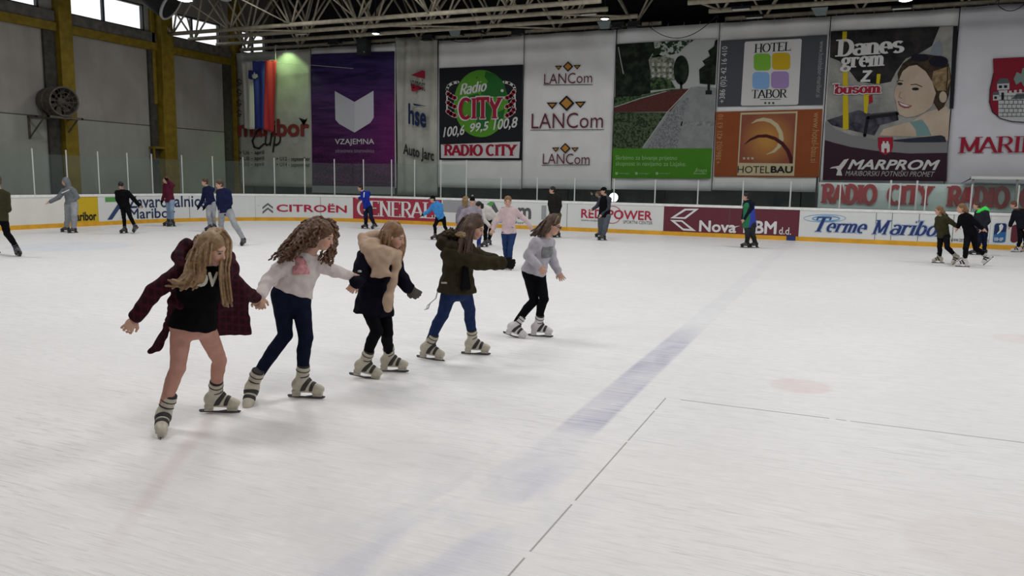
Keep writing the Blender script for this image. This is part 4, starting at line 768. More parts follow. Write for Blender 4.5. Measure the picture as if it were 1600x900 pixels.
for k in range(8):
    t = k*PI/4; a1, a2 = t, t+.42; rad = lambda a: math.cos(a)*u+math.sin(a)*v
    MB().prism([c+ax*.33+rad(a1)*.13, c+ax*.36+rad(a1-.05)*.47, c+ax*.25+rad(a2)*.47, c+ax*.27+rad(a2)*.13], ax*.012).build('fan_blade', FANM, e)
gr = MB()
for rr_ in (.2, .34, .5): pts = [c+ax*.6+rr_*(math.cos(2*PI*i/28)*u+math.sin(2*PI*i/28)*v) for i in range(29)]; gr.path(pts, .008, 5)
for k in range(6): t = k*PI/6; d = math.cos(t)*u+math.sin(t)*v; gr.tube(c+ax*.6-d*.51, c+ax*.6+d*.51, .008, 5)
gr.build('fan_guard', FANM, e); MB().tube(c-ax*.5, c-ax*.46, .46, 28).build('fan_back', FAND, e)
br = MB(); zb = 4.02; y0, y1 = 20.12, 21.55
br.box((WX, y0, zb-.07), (WX+1.15, y0+.07, zb)).box((WX, y1-.07, zb-.07), (WX+1.15, y1, zb)).box((WX+1.08, y0, zb-.08), (WX+1.15, y1, zb+.0)).box((WX, y0, zb-.07), (WX+.07, y1, zb)).box((WX+.45, y0, zb-.05), (WX+.55, y1, zb))
for yy in (y0+.035, y1-.035): br.tube((WX+.9, yy, zb-.05), (WX+.06, yy, zb-.78), .03, 6).box((WX, yy-.035, zb-.85), (WX+.06, yy+.035, zb))
br.build('fan_bracket', FANM, e)
ft = MB()
for d_ in (-.28, .2):
    for s_ in (-1, 1): b0 = c+ax*d_; ft.tube(b0+u*s_*.42+v*-.28, (b0[0]+u[0]*s_*.34, b0[1]+u[1]*s_*.34, zb), .035, 6)
ft.build('fan_foot', FANM, e)
# thin conduit on the wide yellow column
tag(MB().path([(WX+.47, 26.12, 5.4), (WX+.47, 26.12, 11)], .025, 6).build('conduit', yel), 'thin yellow conduit running up the wide yellow column', 'conduit')
tag(MB().box((WX+.0, 25.6, 3.05), (WX+.4, 26.15, 3.15)).box((WX+.3, 25.55, 2.6), (WX+.36, 25.62, 3.1)).build('column_bracket', yel), 'small yellow bracket low on the wide yellow column', 'bracket')
# team bench area glimpsed behind the far boards
DSEAT = mat('dark_seat', (.012, .012, .013), .6, .3); DGRY = mat('bench_grey', (.014, .014, .014), .8)
structure(MB().box((-16.5, 32.6, .06), (-1.2, 32.75, 1.52)).build('partition', DGRY), 'low grey partition behind the benches')
for k in range(19):
    p = (-15.9+.76*k, 0, 0); e = empty('bench_chair', (p[0], 31.6, .06), 'dark chair back just showing above the far boards', 'chair', 'dark chairs behind the far boards')
    x_ = p[0]; h = 1.42+.1*((k*7) % 3-1)
    MB().prism([(x_-.22, 31.6, .9), (x_+.22, 31.6, .9), (x_+.24, 31.62, h-.06), (x_+.16, 31.62, h), (x_-.16, 31.62, h), (x_-.24, 31.62, h-.06)], (0, .05, 0)).build('chair_back', DSEAT, e, bevel=.012); MB().box((x_-.22, 31.2, .86), (x_+.22, 31.6, .92)).build('chair_seat', DSEAT, e, bevel=.012)
    for sx in (-.19, .19): MB().box((x_+sx-.02, 31.25, .06), (x_+sx+.02, 31.29, .86)).build('chair_leg', DSEAT, e); MB().box((x_+sx-.02, 31.58, .06), (x_+sx+.02, 31.62, .9)).build('chair_leg', DSEAT, e)
p = at(958.5, 308.5, 1, 30.2); e = empty('standing_lamp', (p[0], 30.2, .06), 'bright round white lamp glowing behind the boards beside the capped man', 'lamp')
MB().lathe([(.001, -.05), (.10, -.045), (.175, -.01), (.18, .03), (.12, .07), (.001, .08)], (p[0], 30.2, p[2]), (0, 1, 0), 28).build('lamp_globe', mat('round_lamp_glow', (.9, .9, .9), .5, emit=(.92, 1, 1), estr=2.2), e, smooth=True)
MB().tube((p[0], 30.24, .06), (p[0], 30.24, p[2]-.12), .025, 8).build('lamp_post', DGRY, e)
MB().lathe([(.16, 0), (.16, .03), (.03, .05)], (p[0], 30.24, .06), (0, 0, 1), 16).build('lamp_base', DGRY, e)
# players' shelter behind the right-hand boards
e = empty('team_shelter', (5.2, 30.2, .06), 'glazed team shelter with a thin pale roof behind the right hand boards', 'shelter')
x0, z0 = bX(1514, 277), 2.29
MB().box((x0, 29.75, z0-.03), (8.6, 30.5, z0+.03)).build('shelter_roof', mat('shelter_roof', (.30, .31, .28), .5), e, bevel=.01); MB().box((x0-.05, 29.72, z0-.05), (8.6, 29.75, z0+.035)).build('roof_edge', mat('roof_edge', (.55, .56, .52), .5), e)
MB().prism([(x0, 29.8, z0-.03), (x0, 30.45, z0-.03), (x0-.25, 30.45, z0-.2)], (.02, 0, 0)).build('roof_gusset', DGRY, e)
for px in (1519, 1588): xx = at(px, 300, 1, 29.8)[0]; MB().box((xx-.03, 29.78, .06), (xx+.03, 29.84, z0)).build('shelter_post', mat('shelter_post', (.22, .23, .22), .5), e)
MB().box((x0+.1, 29.795, .06), (8.5, 29.805, z0-.04)).build('shelter_glazing', plexi, e)
e = empty('penalty_box_glazing', (1.5, 29.9, .06), 'tall penalty box glass wall with two pale posts before the red capitals', 'glass wall')
xa, xb = at(1276, 300, 1, 29.95)[0], at(1509, 300, 1, 29.95)[0]
MB().box((xa, 29.94, .06), (xb, 29.95, 2.13)).build('glazing_sheet', plexi, e); MB().box((xa-.04, 29.92, .06), (xa+.02, 29.97, 2.25)).build('end_post', DGRY, e)
for px in (1391, 1432): xx = at(px, 300, 1, 29.95)[0]; MB().box((xx-.03, 29.9, .06), (xx+.03, 29.94, 2.16)).build('glazing_post', POST, e)
# ------------------------------------------------------------------ smooth bodies: distance fields turned into meshes
def V3(*a): return np.array(a, float)
def unit(v): v = np.asarray(v, float); return v/max(1e-9, np.linalg.norm(v))
class Field:
    """rounded cones, ellipsoids and sheets blended together, then meshed by surface nets"""
    def __init__(s): s.p = []
    def rc(s, a, b, r1, r2=None, k=.02, op='add', clip=()):
        a, b = V3(*a), V3(*b); r2 = r1 if r2 is None else r2; R = max(r1, r2)
        s.p.append(('rc', (a, b, r1, r2), k, op, clip, np.minimum(a, b)-R, np.maximum(a, b)+R)); return s
    def chain(s, pts, rs, k=.02, **kw):
        for i in range(len(pts)-1): s.rc(pts[i], pts[i+1], rs[i], rs[i+1], k, **kw)
        return s
    def el(s, c, r, M=None, k=.03, op='add', clip=()):
        c = V3(*c); r = V3(*r); M = np.eye(3) if M is None else np.asarray(M, float)     # rows of M: local axes
        ext = np.sqrt(((M*r[:, None])**2).sum(0)); s.p.append(('el', (c, r, M), k, op, clip, c-ext, c+ext)); return s
    def cone(s, a, b, ra, rb, xd, k=.03, op='add', clip=(), rnd=.01):
        """elliptical frustum a->b with half-widths ra=(x, y), rb=(x, y); xd is the direction of x"""
        a, b = V3(*a), V3(*b); R = max(*ra, *rb)+rnd; s.p.append(('cone', (a, b, ra, rb, unit(xd), rnd), k, op, clip, np.minimum(a, b)-R, np.maximum(a, b)+R)); return s
    def tri(s, a, b, c, r, k=.02, op='add', clip=()):
        a, b, c = V3(*a), V3(*b), V3(*c); s.p.append(('tri', (a, b, c, r), k, op, clip, np.minimum(np.minimum(a, b), c)-r, np.maximum(np.maximum(a, b), c)+r)); return s
    def box(s, c, h, M=None, r=.004, k=.01, op='add', clip=()):
        c = V3(*c); h = V3(*h); M = np.eye(3) if M is None else np.asarray(M, float); ext = (np.abs(M)*h[:, None]).sum(0)+r
        s.p.append(('box', (c, h, M, r), k, op, clip, c-ext, c+ext)); return s
    def mesh(s, vox, noise=None, infl=0.0):
        adds = [p for p in s.p if p[3] == 'add']; pad = 3*vox+abs(infl)
        lo = np.min([p[5] for p in adds], 0)-pad; hi = np.max([p[6] for p in adds], 0)+pad
        n = np.ceil((hi-lo)/vox).astype(int)+1; F = np.full(n, 1.0, np.float32); ax = [(lo[i]+vox*np.arange(n[i])).astype(np.float32) for i in range(3)]
        for typ, q, k, op, clip, a, b in s.p:
            m = k+2.5*vox+abs(infl)+.012; i0 = np.clip(np.floor((a-m-lo)/vox).astype(int), 0, n-1); i1 = np.clip(np.ceil((b+m-lo)/vox).astype(int)+1, 1, n)
            if np.any(i1 <= i0): continue
            X = ax[0][i0[0]:i1[0], None, None]; Y = ax[1][None, i0[1]:i1[1], None]; Z = ax[2][None, None, i0[2]:i1[2]]
            if typ == 'rc':
                p0, p1, r1, r2 = q; d = p1-p0; L = max(1e-9, d@d)
                t = np.clip(((X-p0[0])*d[0]+(Y-p0[1])*d[1]+(Z-p0[2])*d[2])/L, 0, 1)
                D = np.sqrt((X-p0[0]-t*d[0])**2+(Y-p0[1]-t*d[1])**2+(Z-p0[2]-t*d[2])**2)-(r1+(r2-r1)*t)
            elif typ == 'el':
                c, r, M = q; l = [((X-c[0])*M[j, 0]+(Y-c[1])*M[j, 1]+(Z-c[2])*M[j, 2]) for j in range(3)]
                k0 = np.sqrt(sum((l[j]/r[j])**2 for j in range(3))); k1 = np.sqrt(sum((l[j]/r[j]**2)**2 for j in range(3))); D = k0*(k0-1)/np.maximum(k1, 1e-6)
            elif typ == 'cone':
                p0, p1, ra, rb, xd, rnd = q; d = p1-p0; L = np.linalg.norm(d); w_ = d/L; xd = unit(xd-w_*(xd@w_)); yd = np.cross(w_, xd)
                t = ((X-p0[0])*w_[0]+(Y-p0[1])*w_[1]+(Z-p0[2])*w_[2]); u = np.clip(t/L, 0, 1)
                lx = (X-p0[0])*xd[0]+(Y-p0[1])*xd[1]+(Z-p0[2])*xd[2]; ly = (X-p0[0])*yd[0]+(Y-p0[1])*yd[1]+(Z-p0[2])*yd[2]
                rx = ra[0]+(rb[0]-ra[0])*u-rnd; ry = ra[1]+(rb[1]-ra[1])*u-rnd; k0 = np.sqrt((lx/rx)**2+(ly/ry)**2); k1 = np.sqrt((lx/rx**2)**2+(ly/ry**2)**2)
                e1 = k0*(k0-1)/np.maximum(k1, 1e-6); e2 = np.maximum(-t+rnd, t-L+rnd); D = np.minimum(np.maximum(e1, e2), 0)+np.sqrt(np.maximum(e1, 0)**2+np.maximum(e2, 0)**2)-rnd
            elif typ == 'tri':
                pa, pb, pc, r = q; P = np.stack(np.broadcast_arrays(X, Y, Z), -1); nn = np.cross(pb-pa, pc-pa); D2 = None; inside = True
                for u0, u1 in ((pa, pb), (pb, pc), (pc, pa)):
                    e_ = u1-u0; w_ = P-u0; t = np.clip((w_@e_)/(e_@e_), 0, 1)[..., None]; dd = ((w_-t*e_)**2).sum(-1); D2 = dd if D2 is None else np.minimum(D2, dd); inside = inside & ((w_@np.cross(nn, e_)) >= 0)
                h = ((P-pa)@nn)**2/(nn@nn); D = np.sqrt(np.where(inside, h, D2))-r
            else:
                c, hh, M, r = q; l = [np.abs((X-c[0])*M[j, 0]+(Y-c[1])*M[j, 1]+(Z-c[2])*M[j, 2])-hh[j]+r for j in range(3)]
                D = np.sqrt(sum(np.maximum(v, 0)**2 for v in l))+np.minimum(np.maximum(np.maximum(l[0], l[1]), l[2]), 0)-r
            if infl: D = D-infl
            for cp, cn in clip: D = np.maximum(D, (X-cp[0])*cn[0]+(Y-cp[1])*cn[1]+(Z-cp[2])*cn[2])
            S = F[i0[0]:i1[0], i0[1]:i1[1], i0[2]:i1[2]]
            if op == 'add': h = np.clip(.5+.5*(D-S)/k, 0, 1); R_ = D*(1-h)+S*h-k*h*(1-h)
            elif op == 'cut': h = np.clip(.5-.5*(S+D)/k, 0, 1); R_ = S*(1-h)-D*h+k*h*(1-h)
            else: R_ = np.maximum(S, D)
            F[i0[0]:i1[0], i0[1]:i1[1], i0[2]:i1[2]] = R_
        if noise:
            amp, fr = noise; f = 2*PI*fr; X, Y, Z = ax[0][:, None, None], ax[1][None, :, None], ax[2][None, None, :]
            F += (amp*(np.sin(f*X+1.7*np.sin(f*.6*Z))*np.sin(f*.8*Y+1.1*np.sin(f*.5*X))+.7*np.sin(f*1.3*Z+1.5*np.sin(f*.7*X+f*.4*Y)))).astype(np.float32)
        return nets(F, lo, vox)
def nets(F, lo, vox):
    ins = F < 0; c = [ins[i:ins.shape[0]-1+i, j:ins.shape[1]-1+j, k:ins.shape[2]-1+k] for i in (0, 1) for j in (0, 1) for k in (0, 1)]
    s = np.zeros(c[0].shape, np.uint8)
    for q in c: s += q
    I = np.argwhere((s > 0) & (s < 8)); idx = np.full(c[0].shape, -1, np.int32); idx[tuple(I.T)] = np.arange(len(I))
    acc = np.zeros((len(I), 3)); cnt = np.zeros(len(I)); cor = [(i, j, k) for i in (0, 1) for j in (0, 1) for k in (0, 1)]
    val = {q: F[I[:, 0]+q[0], I[:, 1]+q[1], I[:, 2]+q[2]] for q in cor}
    for a in cor:
        for d in range(3):
            if a[d] == 0:
                b = tuple(a[i]+(i == d) for i in range(3)); fa, fb = val[a], val[b]; m = (fa < 0) != (fb < 0); t = np.where(m, fa/np.where(m, fa-fb, 1), 0)
                p = np.array(a, float)[None, :]+np.zeros((len(I), 3)); p[:, d] += t; acc += p*m[:, None]; cnt += m
    V = lo+vox*(I+acc/np.maximum(cnt, 1)[:, None]); Q = []
    for d in range(3):
        u, v = (d+1) % 3, (d+2) % 3; sl = [slice(1, -1)]*3; A = [slice(1, -1)]*3; B = [slice(1, -1)]*3; A[d] = slice(0, -1); B[d] = slice(1, None)
        a, b = ins[tuple(A)], ins[tuple(B)]; J = np.argwhere(a != b); 
        if not len(J): continue
        fl = a[tuple(J.T)]; base = J.copy(); base[:, u] += 1; base[:, v] += 1
        def at_(du, dv): q = base.copy(); q[:, u] += du; q[:, v] += dv; return idx[tuple(q.T)]
        q = np.stack([at_(-1, -1), at_(0, -1), at_(0, 0), at_(-1, 0)], 1); q[~fl] = q[~fl][:, ::-1]; Q.append(q)
    return V, np.concatenate(Q)
def np_mesh(name, V, Q, m, parent=None, colour=None, smooth=True):
    me = bpy.data.meshes.new(name); me.vertices.add(len(V)); me.vertices.foreach_set('co', V.astype(np.float32).ravel())
    me.loops.add(Q.size); me.loops.foreach_set('vertex_index', Q.astype(np.int32).ravel()); me.polygons.add(len(Q)); me.polygons.foreach_set('loop_start', (4*np.arange(len(Q))).astype(np.int32))
    me.update(calc_edges=True); me.polygons.foreach_set('use_smooth', np.full(len(Q), smooth)); me.validate()
    if colour is not None:
        at_ = me.color_attributes.new('paint', 'FLOAT_COLOR', 'POINT'); at_.data.foreach_set('color', np.concatenate([colour, np.ones((len(V), 1))], 1).astype(np.float32).ravel())
    return link_mesh(name, me, m, parent)

# ------------------------------------------------------------------ skates
SKATE = {}
BOOTC = {'cream': (.50, .46, .37), 'white': (.66, .62, .63), 'black': (.012, .012, .013)}
def skate_meshes(kind, sh, vox=.0055):
    """boot, straps and blade; sh = direction of the boot shaft (along the shin) in the boot's own axes; shared between skates of one kind and lean"""
    key = (kind, round(sh[0], 1), round(sh[1], 1), vox)
    if key in SKATE: return SKATE[key]
    hockey = kind == 'black'; sh = unit(V3(round(sh[0], 1), round(sh[1], 1), 1)); tp = .150 if not hockey else .11
    def boot(f, clip=()):
        kw = dict(clip=clip)
        f.el((0, -.040, -.050), (.042, .056, .056), k=.03, **kw); f.rc((0, -.02, -.05), (0, .12, -.072), .044, .036, k=.04, **kw); f.el((0, .135, -.078), (.045, .062, .034), k=.03, **kw)
        f.rc((0, -.008, -.035), V3(0, -.004, -.02)+sh*tp, .050, .056, k=.04, **kw); f.rc((0, .02, -.02), (0, .06, -.05), .042, .038, k=.04, **kw); return f
    f = Field(); top = (V3(0, -.004, -.02)+sh*tp, sh); boot(f, (top,))
    f.box((0, .05, -.102), (.037, .135, .007), k=.01); f.box((0, -.055, -.120), (.026, .032, .028), k=.010); f.box((0, .135, -.118), (.024, .042, .024), k=.010)
    def data(V, Q, m): o = np_mesh('t', V, Q, m); d = o.data; bpy.data.objects.remove(o); return d
    me = data(*f.mesh(vox), mat('skate_'+kind, BOOTC[kind], .38, .4, var=.12, vscale=20)); straps = []
    front = (V3(0, .004, 0), V3(0, -1, 0)); sm = mat('strap_'+('grey' if hockey else 'dark'), (.11, .11, .12) if hockey else (.035, .034, .033), .5)
    for p, n, c in ((V3(0, 0, -.01)+sh*.105, sh, ()), (V3(0, 0, -.01)+sh*.055, unit(sh+V3(0, -.15, 0)), (front,)), (V3(0, .058, -.02), unit(V3(0, .85, -.5)), (front,)), (V3(0, .10, -.05), unit(V3(0, .95, -.28)), (front,))):
        g_ = Field(); boot(g_, ((p+n*.0052, n), (p-n*.0052, -n), (V3(0, 0, -.085), V3(0, 0, -1)))+c); straps.append(data(*g_.mesh(min(vox, .0055), infl=.005), sm))
    if not hockey:
        g_ = Field(); t2 = V3(0, -.004, -.02)+sh*(tp+.016); g_.rc(V3(0, -.004, -.02)+sh*(tp-.03), t2, .051, .052, clip=((t2, sh),)); straps.append(data(*g_.mesh(min(vox, .0055)), mat('boot_liner', (.03, .029, .028), .8)))
    mb = MB(); prof = [(-.135, -.150), (-.125, -.163), (.17, -.1655), (.195, -.158), (.205, -.142), (.17, -.138), (.10, -.134), (.02, -.148), (-.02, -.148), (-.08, -.134), (-.13, -.138)]
    mb.prism([(-.002, y, z) for y, z in prof], (.004, 0, 0)); o = mb.build('t', mat('skate_blade_steel', (.10, .10, .11), .3, .5, metal=.8)); bl = o.data; bpy.data.objects.remove(o)
    SKATE[key] = (me, straps, bl); return SKATE[key]
def add_skate(root, kind, M4, sh, vox):
    me, straps, bl = skate_meshes(kind, sh, .0055 if vox < .009 else .008)
    def put(nm, d, par):
        o = bpy.data.objects.new(nm, d); COL.objects.link(o); o.parent = par; return o
    b = put('skate_boot', me, root); b.matrix_parent_inverse = Matrix.Translation(-root.location); b.matrix_basis = M4
    put('skate_blade', bl, b)
    for s_ in straps: put('boot_strap', s_, b)
    return b

# ------------------------------------------------------------------ people
SKINC = np.array([.58, .35, .26])
def skin_mat(): return mat('skin', tuple(SKINC), .55, .3, attr=True)
class Person:
    def __init__(s, ref, h, head, face, neck, sh, el, wr, hip, kn, feet, fwd=(0, 1), hand=None, kind='black', tilt=(0, 1, 0), vox=.012, fist=(0, 0), bulk=1.0, hd=1.0):
        """pixel joints (image-left first); fwd = facing of hips/chest in (screen right, towards camera); face likewise with up"""
        s.vox = vox; g0 = ground(*ref); s.d0 = math.hypot(g0[0], g0[1])
        if h is None: v = ray(head[0], head[1]); h = float(np.clip((EYE+v[2]*s.d0/math.hypot(v[0], v[1])+.045)*1.01, 1.2, 1.86))
        s.k = h/1.62; k = s.k; s.kind = kind; s.bulk = bulk
        s.cm = -unit(V3(g0[0], g0[1], 0)); s.base = g0
        s.rt = unit(np.cross(V3(0, 0, 1), s.cm)); 
        def J(p, par=None, L=None):
            px, py, dz = p; o = V3(0, 0, EYE); v = ray(px, py)
            if isinstance(dz, str):
                a = v@v; q = o-par; b = 2*(v@q); c = q@q-L*L; disc = b*b-4*a*c
                if disc <= 0: t = -b/(2*a)
                else: t = (-b+math.sqrt(disc)*(1 if dz == '-' else -1))/(2*a)      # '+' towards the camera
                return o+v*t
            return o+v*((s.d0-dz)/-(v@s.cm))
        s.J = J; D = lambda r, c, u=0: unit(s.rt*r+s.cm*c+V3(0, 0, u)); s.D = D
        s.head = J(head); s.neck = J(neck); s.sh = [J(p) for p in sh]; s.hip = [J(p) for p in hip]; s.pel = (s.hip[0]+s.hip[1])/2
        s.el = [J(p, s.sh[i], .275*k) for i, p in enumerate(el)]; s.wr = [J(p, s.el[i], .235*k) for i, p in enumerate(wr)]
        s.foot = []
        for px, py, r, c, lift, pitch, *ro in feet:
            p = ground(px, py, lift); f = D(r, c); pr = math.radians(pitch); fw = f*math.cos(pr)-V3(0, 0, 1)*math.sin(pr); up = V3(0, 0, 1)*math.cos(pr)+f*math.sin(pr)
            if ro: sd = np.cross(fw, up); a = math.radians(ro[0]); up = up*math.cos(a)+sd*math.sin(a)
            s.foot.append((p+up*.166*k-fw*.03*k, fw, up))
        s.an = [f[0] for f in s.foot]; s.kn = [J(p, s.an[i], .385*k) for i, p in enumerate(kn)]
        s.fw = D(*fwd); s.ff = D(*face); u0 = D(*tilt) if tilt != (0, 1, 0) else V3(0, 0, 1)
        u0 = unit(s.rt*tilt[0]+s.cm*tilt[2]+V3(0, 0, tilt[1])); s.hr = unit(np.cross(s.ff, u0)); s.hu = np.cross(s.hr, s.ff); s.hs = k*.97*hd
        s.hand = hand or [None, None]; s.fist = fist
        s.root = None
    def hp(s, x, y, z): return s.head+(s.hr*x+s.ff*y+s.hu*z)*s.hs
    def frame(s):
        up = unit(s.neck-s.pel); x = unit((s.sh[1]-s.sh[0])); x = unit(x-up*(x@up)); return x, np.cross(x, up), up
    def torso(s, f, t=0.0, k=.04):
        K = s.k; x, y, up = s.frame(); c = s.neck*.72+s.pel*.28; wv = s.neck*.42+s.pel*.58; M = np.stack([x, y, up]); B = s.bulk
        f.el(c, ((.148*B*K+t), (.098*B*K+t), (.19*K+t*.5)), M, k); f.el(wv, ((.122*B*K+t), (.088*B*K+t), .17*K+t*.5), M, k)
        hx = unit(s.hip[1]-s.hip[0]); hx = unit(hx-up*(hx@up)); hy = np.cross(hx, up); f.el(s.pel+up*.03*K, ((.155*B*K+t), (.112*B*K+t), .13*K+t*.5), np.stack([hx, hy, up]), k)
        n = s.neck-up*.03*K
        for i in (0, 1): f.rc(n, s.sh[i], .052*K+t, .050*B*K+t, k)
        return f
    def arm(s, f, i, t=0.0, k=.03, end=1.0, w=1.0):
        K = s.k*s.bulk; f.rc(s.sh[i], s.el[i], .046*K*w+t, .037*K*w+t, k); e = s.el[i]+(s.wr[i]-s.el[i])*end; f.rc(s.el[i], e, .037*K*w+t, (.037-.012*end)*K*w+t, .008); return f
    def leg(s, f, i, t=0.0, k=.03, end=1.0, w=1.0):
        K = s.k*s.bulk*w; h, n, a = s.hip[i], s.kn[i], s.an[i]; f.rc(h, n, .078*K+t, .052*K+t, k); c = n+(a-n)*.3-(s.fw*.012*K); e = n+(a-n)*end; f.rc(n, c, .051*K+t, .050*K+t, .008); f.rc(c, e, .050*K+t, (.050-.016*end)*K+t, .008); return f
    def build(s, name_label, body_col=None):
        s.root = empty('person', tuple(V3(s.base[0], s.base[1], 0)), name_label, 'person')
        f = Field(); K = s.k; s.torso(f)
        for i in (0, 1): s.arm(f, i); s.leg(f, i); f.rc(s.an[i], s.an[i]+s.foot[i][1]*.09*K-s.foot[i][2]*.055*K, .030*K, .022*K, .01)
        H = s.hs; hp = s.hp; M = np.stack([s.hr, s.ff, s.hu])
        f.rc(s.neck-(unit(s.neck-s.pel))*.02*K, hp(0, -.02, -.07), .050*K, .046*H, .03)
        f.el(hp(0, -.012, .035), (.072*H, .092*H, .085*H), M, .02); f.el(hp(0, .03, -.03), (.058*H, .058*H, .084*H), M, .03); f.el(hp(0, .048, -.088), (.030*H, .030*H, .026*H), M, .03)
        for x in (-.034, .034): f.el(hp(x, .060, -.036), (.024*H, .024*H, .022*H), M, .02)
        f.el(hp(0, .076, .022), (.050*H, .016*H, .014*H), M, .015)
        for x in (-.030, .030): f.el(hp(x, .103, .000), (.017*H, .017*H, .012*H), M, .012, 'cut')
        f.rc(hp(0, .086, .004), hp(0, .103, -.034), .008*H, .0125*H, .012); f.el(hp(0, .086, -.066), (.022*H, .010*H, .011*H), M, .008)
        for x in (-.073, .073): f.el(hp(x, -.008, -.012), (.010*H, .018*H, .030*H), M, .006)
        for i in (0, 1): s.hand_field(f, i)
        V, Q = f.mesh(s.vox); L = (V-s.head)@M.T/H; col = np.tile(SKINC, (len(V), 1)); x, y, z = L.T; front = y > .055
        m = front & (np.abs(np.abs(x)-.030) < .016) & (np.abs(z-.000) < .0075); col[m] = (.30, .27, .25); m &= np.abs(np.abs(x)-.030) < .008; col[m] = (.03, .02, .018)
        m = front & (np.abs(np.abs(x)-.031) < .021) & (np.abs(z-.024+.10*np.maximum(np.abs(x)-.034, 0)) < .0042); col[m] = (.20, .12, .08)
        m = front & (np.abs(x) < .023) & (np.abs(z+.066) < .0095-.012*np.abs(x)/.023*.5); col[m] = (.42, .18, .15); m = front & (np.abs(z+.045) < .03) & (np.abs(np.abs(x)-.04) < .02); col[m] = (.56, .29, .21)
        np_mesh('body', V, Q, skin_mat(), s.root, col)
        for i in (0, 1):
            a, fw, up = s.foot[i]; sd = np.cross(fw, up); M4 = Matrix(((*(sd*K)[:1], *(fw*K)[:1], *(up*K)[:1], a[0]), (sd[1]*K, fw[1]*K, up[1]*K, a[1]), (sd[2]*K, fw[2]*K, up[2]*K, a[2]), (0, 0, 0, 1)))
            d = unit(s.kn[i]-a); u_ = max(.35, d@up); add_skate(s.root, s.kind, M4, (float(np.clip(d@sd/u_, -.5, .5)), float(np.clip(d@fw/u_, -.3, .6))), s.vox)
        return s
    def hand_field(s, f, i):
        K = s.k; w = s.wr[i]; d = unit(w-s.el[i]) if s.hand[i] is None else s.D(*s.hand[i]); q = np.cross(d, s.cm); q = unit(q) if np.linalg.norm(q) > .2 else s.rt; n = np.cross(q, d)
        if s.vox > .009:
            f.rc(w, w+d*.07*K, .026*K, .030*K, .02); f.rc(w+d*.08*K, w+d*.15*K, .024*K, .012*K, .02); f.rc(w+d*.03*K+q*.02*K, w+d*.085*K+q*.045*K, .013*K, .010*K, .01); return
        f.el(w+d*.055*K, (.040*K, .050*K, .016*K), np.stack([q, d, n]), .015); c = s.fist[i]; sg = 1 if i == 0 else -1
        for j, (o, L) in enumerate(((-.032, .066), (-.011, .076), (.011, .072), (.032, .056))):
            b = w+d*.085*K+q*o*K; dd = unit(d+q*o*5.0); a1 = c*2.0+.25; a2 = c*3.0+.45
            p1 = b+(dd*math.cos(a1*.6)-n*math.sin(a1*.6))*L*.5*K; p2 = p1+(dd*math.cos(a2*.8)-n*math.sin(a2*.8))*L*.5*K; f.rc(b, p1, .0092*K, .0085*K, .006); f.rc(p1, p2, .0085*K, .0070*K, .004)
        b = w+d*.030*K-q*sg*.026*K; p1 = b+unit(d*.75-q*sg*.75-n*.2)*.036*K; p2 = p1+unit(d*.95-q*sg*.25-n*.3)*.028*K; f.rc(b, p1, .013*K, .0105*K, .008); f.rc(p1, p2, .0105*K, .008*K, .004)
    # garments ------------------------------------------------------
    def part(s, f, name, m, vox=None, noise=None, label=None, colour=None):
        V, Q = f.mesh(vox or s.vox, noise); o = np_mesh(name, V, Q, m, s.root, None if colour is None else colour(V))
        if label: o['label'] = label
        return o
    def trousers(s, m, name='trousers', t=.012, end=.93, w=1.0, k=.03, cuff=0.0):
        f = Field(); K = s.k; up = unit(s.neck-s.pel); hx = unit(s.hip[1]-s.hip[0]); hx = unit(hx-up*(hx@up)); hy = np.cross(hx, up); B = s.bulk
        f.el(s.pel+up*.01*K, (.155*B*K+t, .112*B*K+t, .13*K+t), np.stack([hx, hy, up]), .03, clip=((s.pel+up*.10*K, up),))
        for i in (0, 1): s.leg(f, i, t, k, end, w)
        if cuff:
            for i in (0, 1): a = s.kn[i]+(s.an[i]-s.kn[i])*(end-.25); b = s.kn[i]+(s.an[i]-s.kn[i])*end; f.rc(a, b, .05*K+t, .05*K+cuff, .02)
        return s.part(f, name, m, noise=(.0014, 8) if s.vox < .009 else (.003, 6))
    def top(s, m, name='jacket', t=.02, hem=.16, flare=1.0, sl=1.0, hood=0, collar=.0, extra=None, w=1.0, noise=(.004, 7), puff=0.0, colour=None, front=None):
        """hem = metres the garment reaches below the hip joints"""
        f = Field(); K = s.k; x, y, up = s.frame(); hx = unit(s.hip[1]-s.hip[0]); hx = unit(hx-up*(hx@up)); B = s.bulk; nc = s.neck+up*.015*K; clip = ((s.neck+up*(.03+collar)*K, up),)
        c = s.neck*.72+s.pel*.28; wv = s.neck*.42+s.pel*.58; M = np.stack([x, y, up])
        f.el(c, (.148*B*K+t, .100*B*K+t, .19*K+t*.5), M, .04, clip=clip); hd = up if hem < .12 else unit(up*.5+V3(0, 0, .5)); bot = s.pel-hd*hem*K
        f.cone(bot, wv, ((.158*B*K+t)*flare, (.118*B*K+t)*flare), (.126*B*K+t, .092*B*K+t), hx, .05); f.cone(wv, c, (.126*B*K+t, .092*B*K+t), (.145*B*K+t, .096*B*K+t), x, .05)
        for i in (0, 1): f.rc(s.neck-up*.035*K, s.sh[i], .045*K+t, .048*B*K+t, .04, clip=clip); s.arm(f, i, t, .03, sl, w)
        if hood:
            b = -y*np.sign((-y)@(-s.fw)) if abs(y@s.fw) > .05 else -s.fw; r = .040*hood*K
            pts = [s.neck+x*(.085*math.sin(a))*K*hood+b*(.015+.085*math.cos(a)*hood)*K+up*(.02-.02*math.cos(a))*K for a in np.linspace(-2.2, 2.2, 9)]; f.chain(pts, [r*.8]*3+[r*1.25]*3+[r*.8]*3, .03)
            f.el(s.neck+b*.115*K*hood-up*.06*K, (.10*K*hood, .05*K*hood, .085*K*hood), np.stack([x, b, up]), .04)
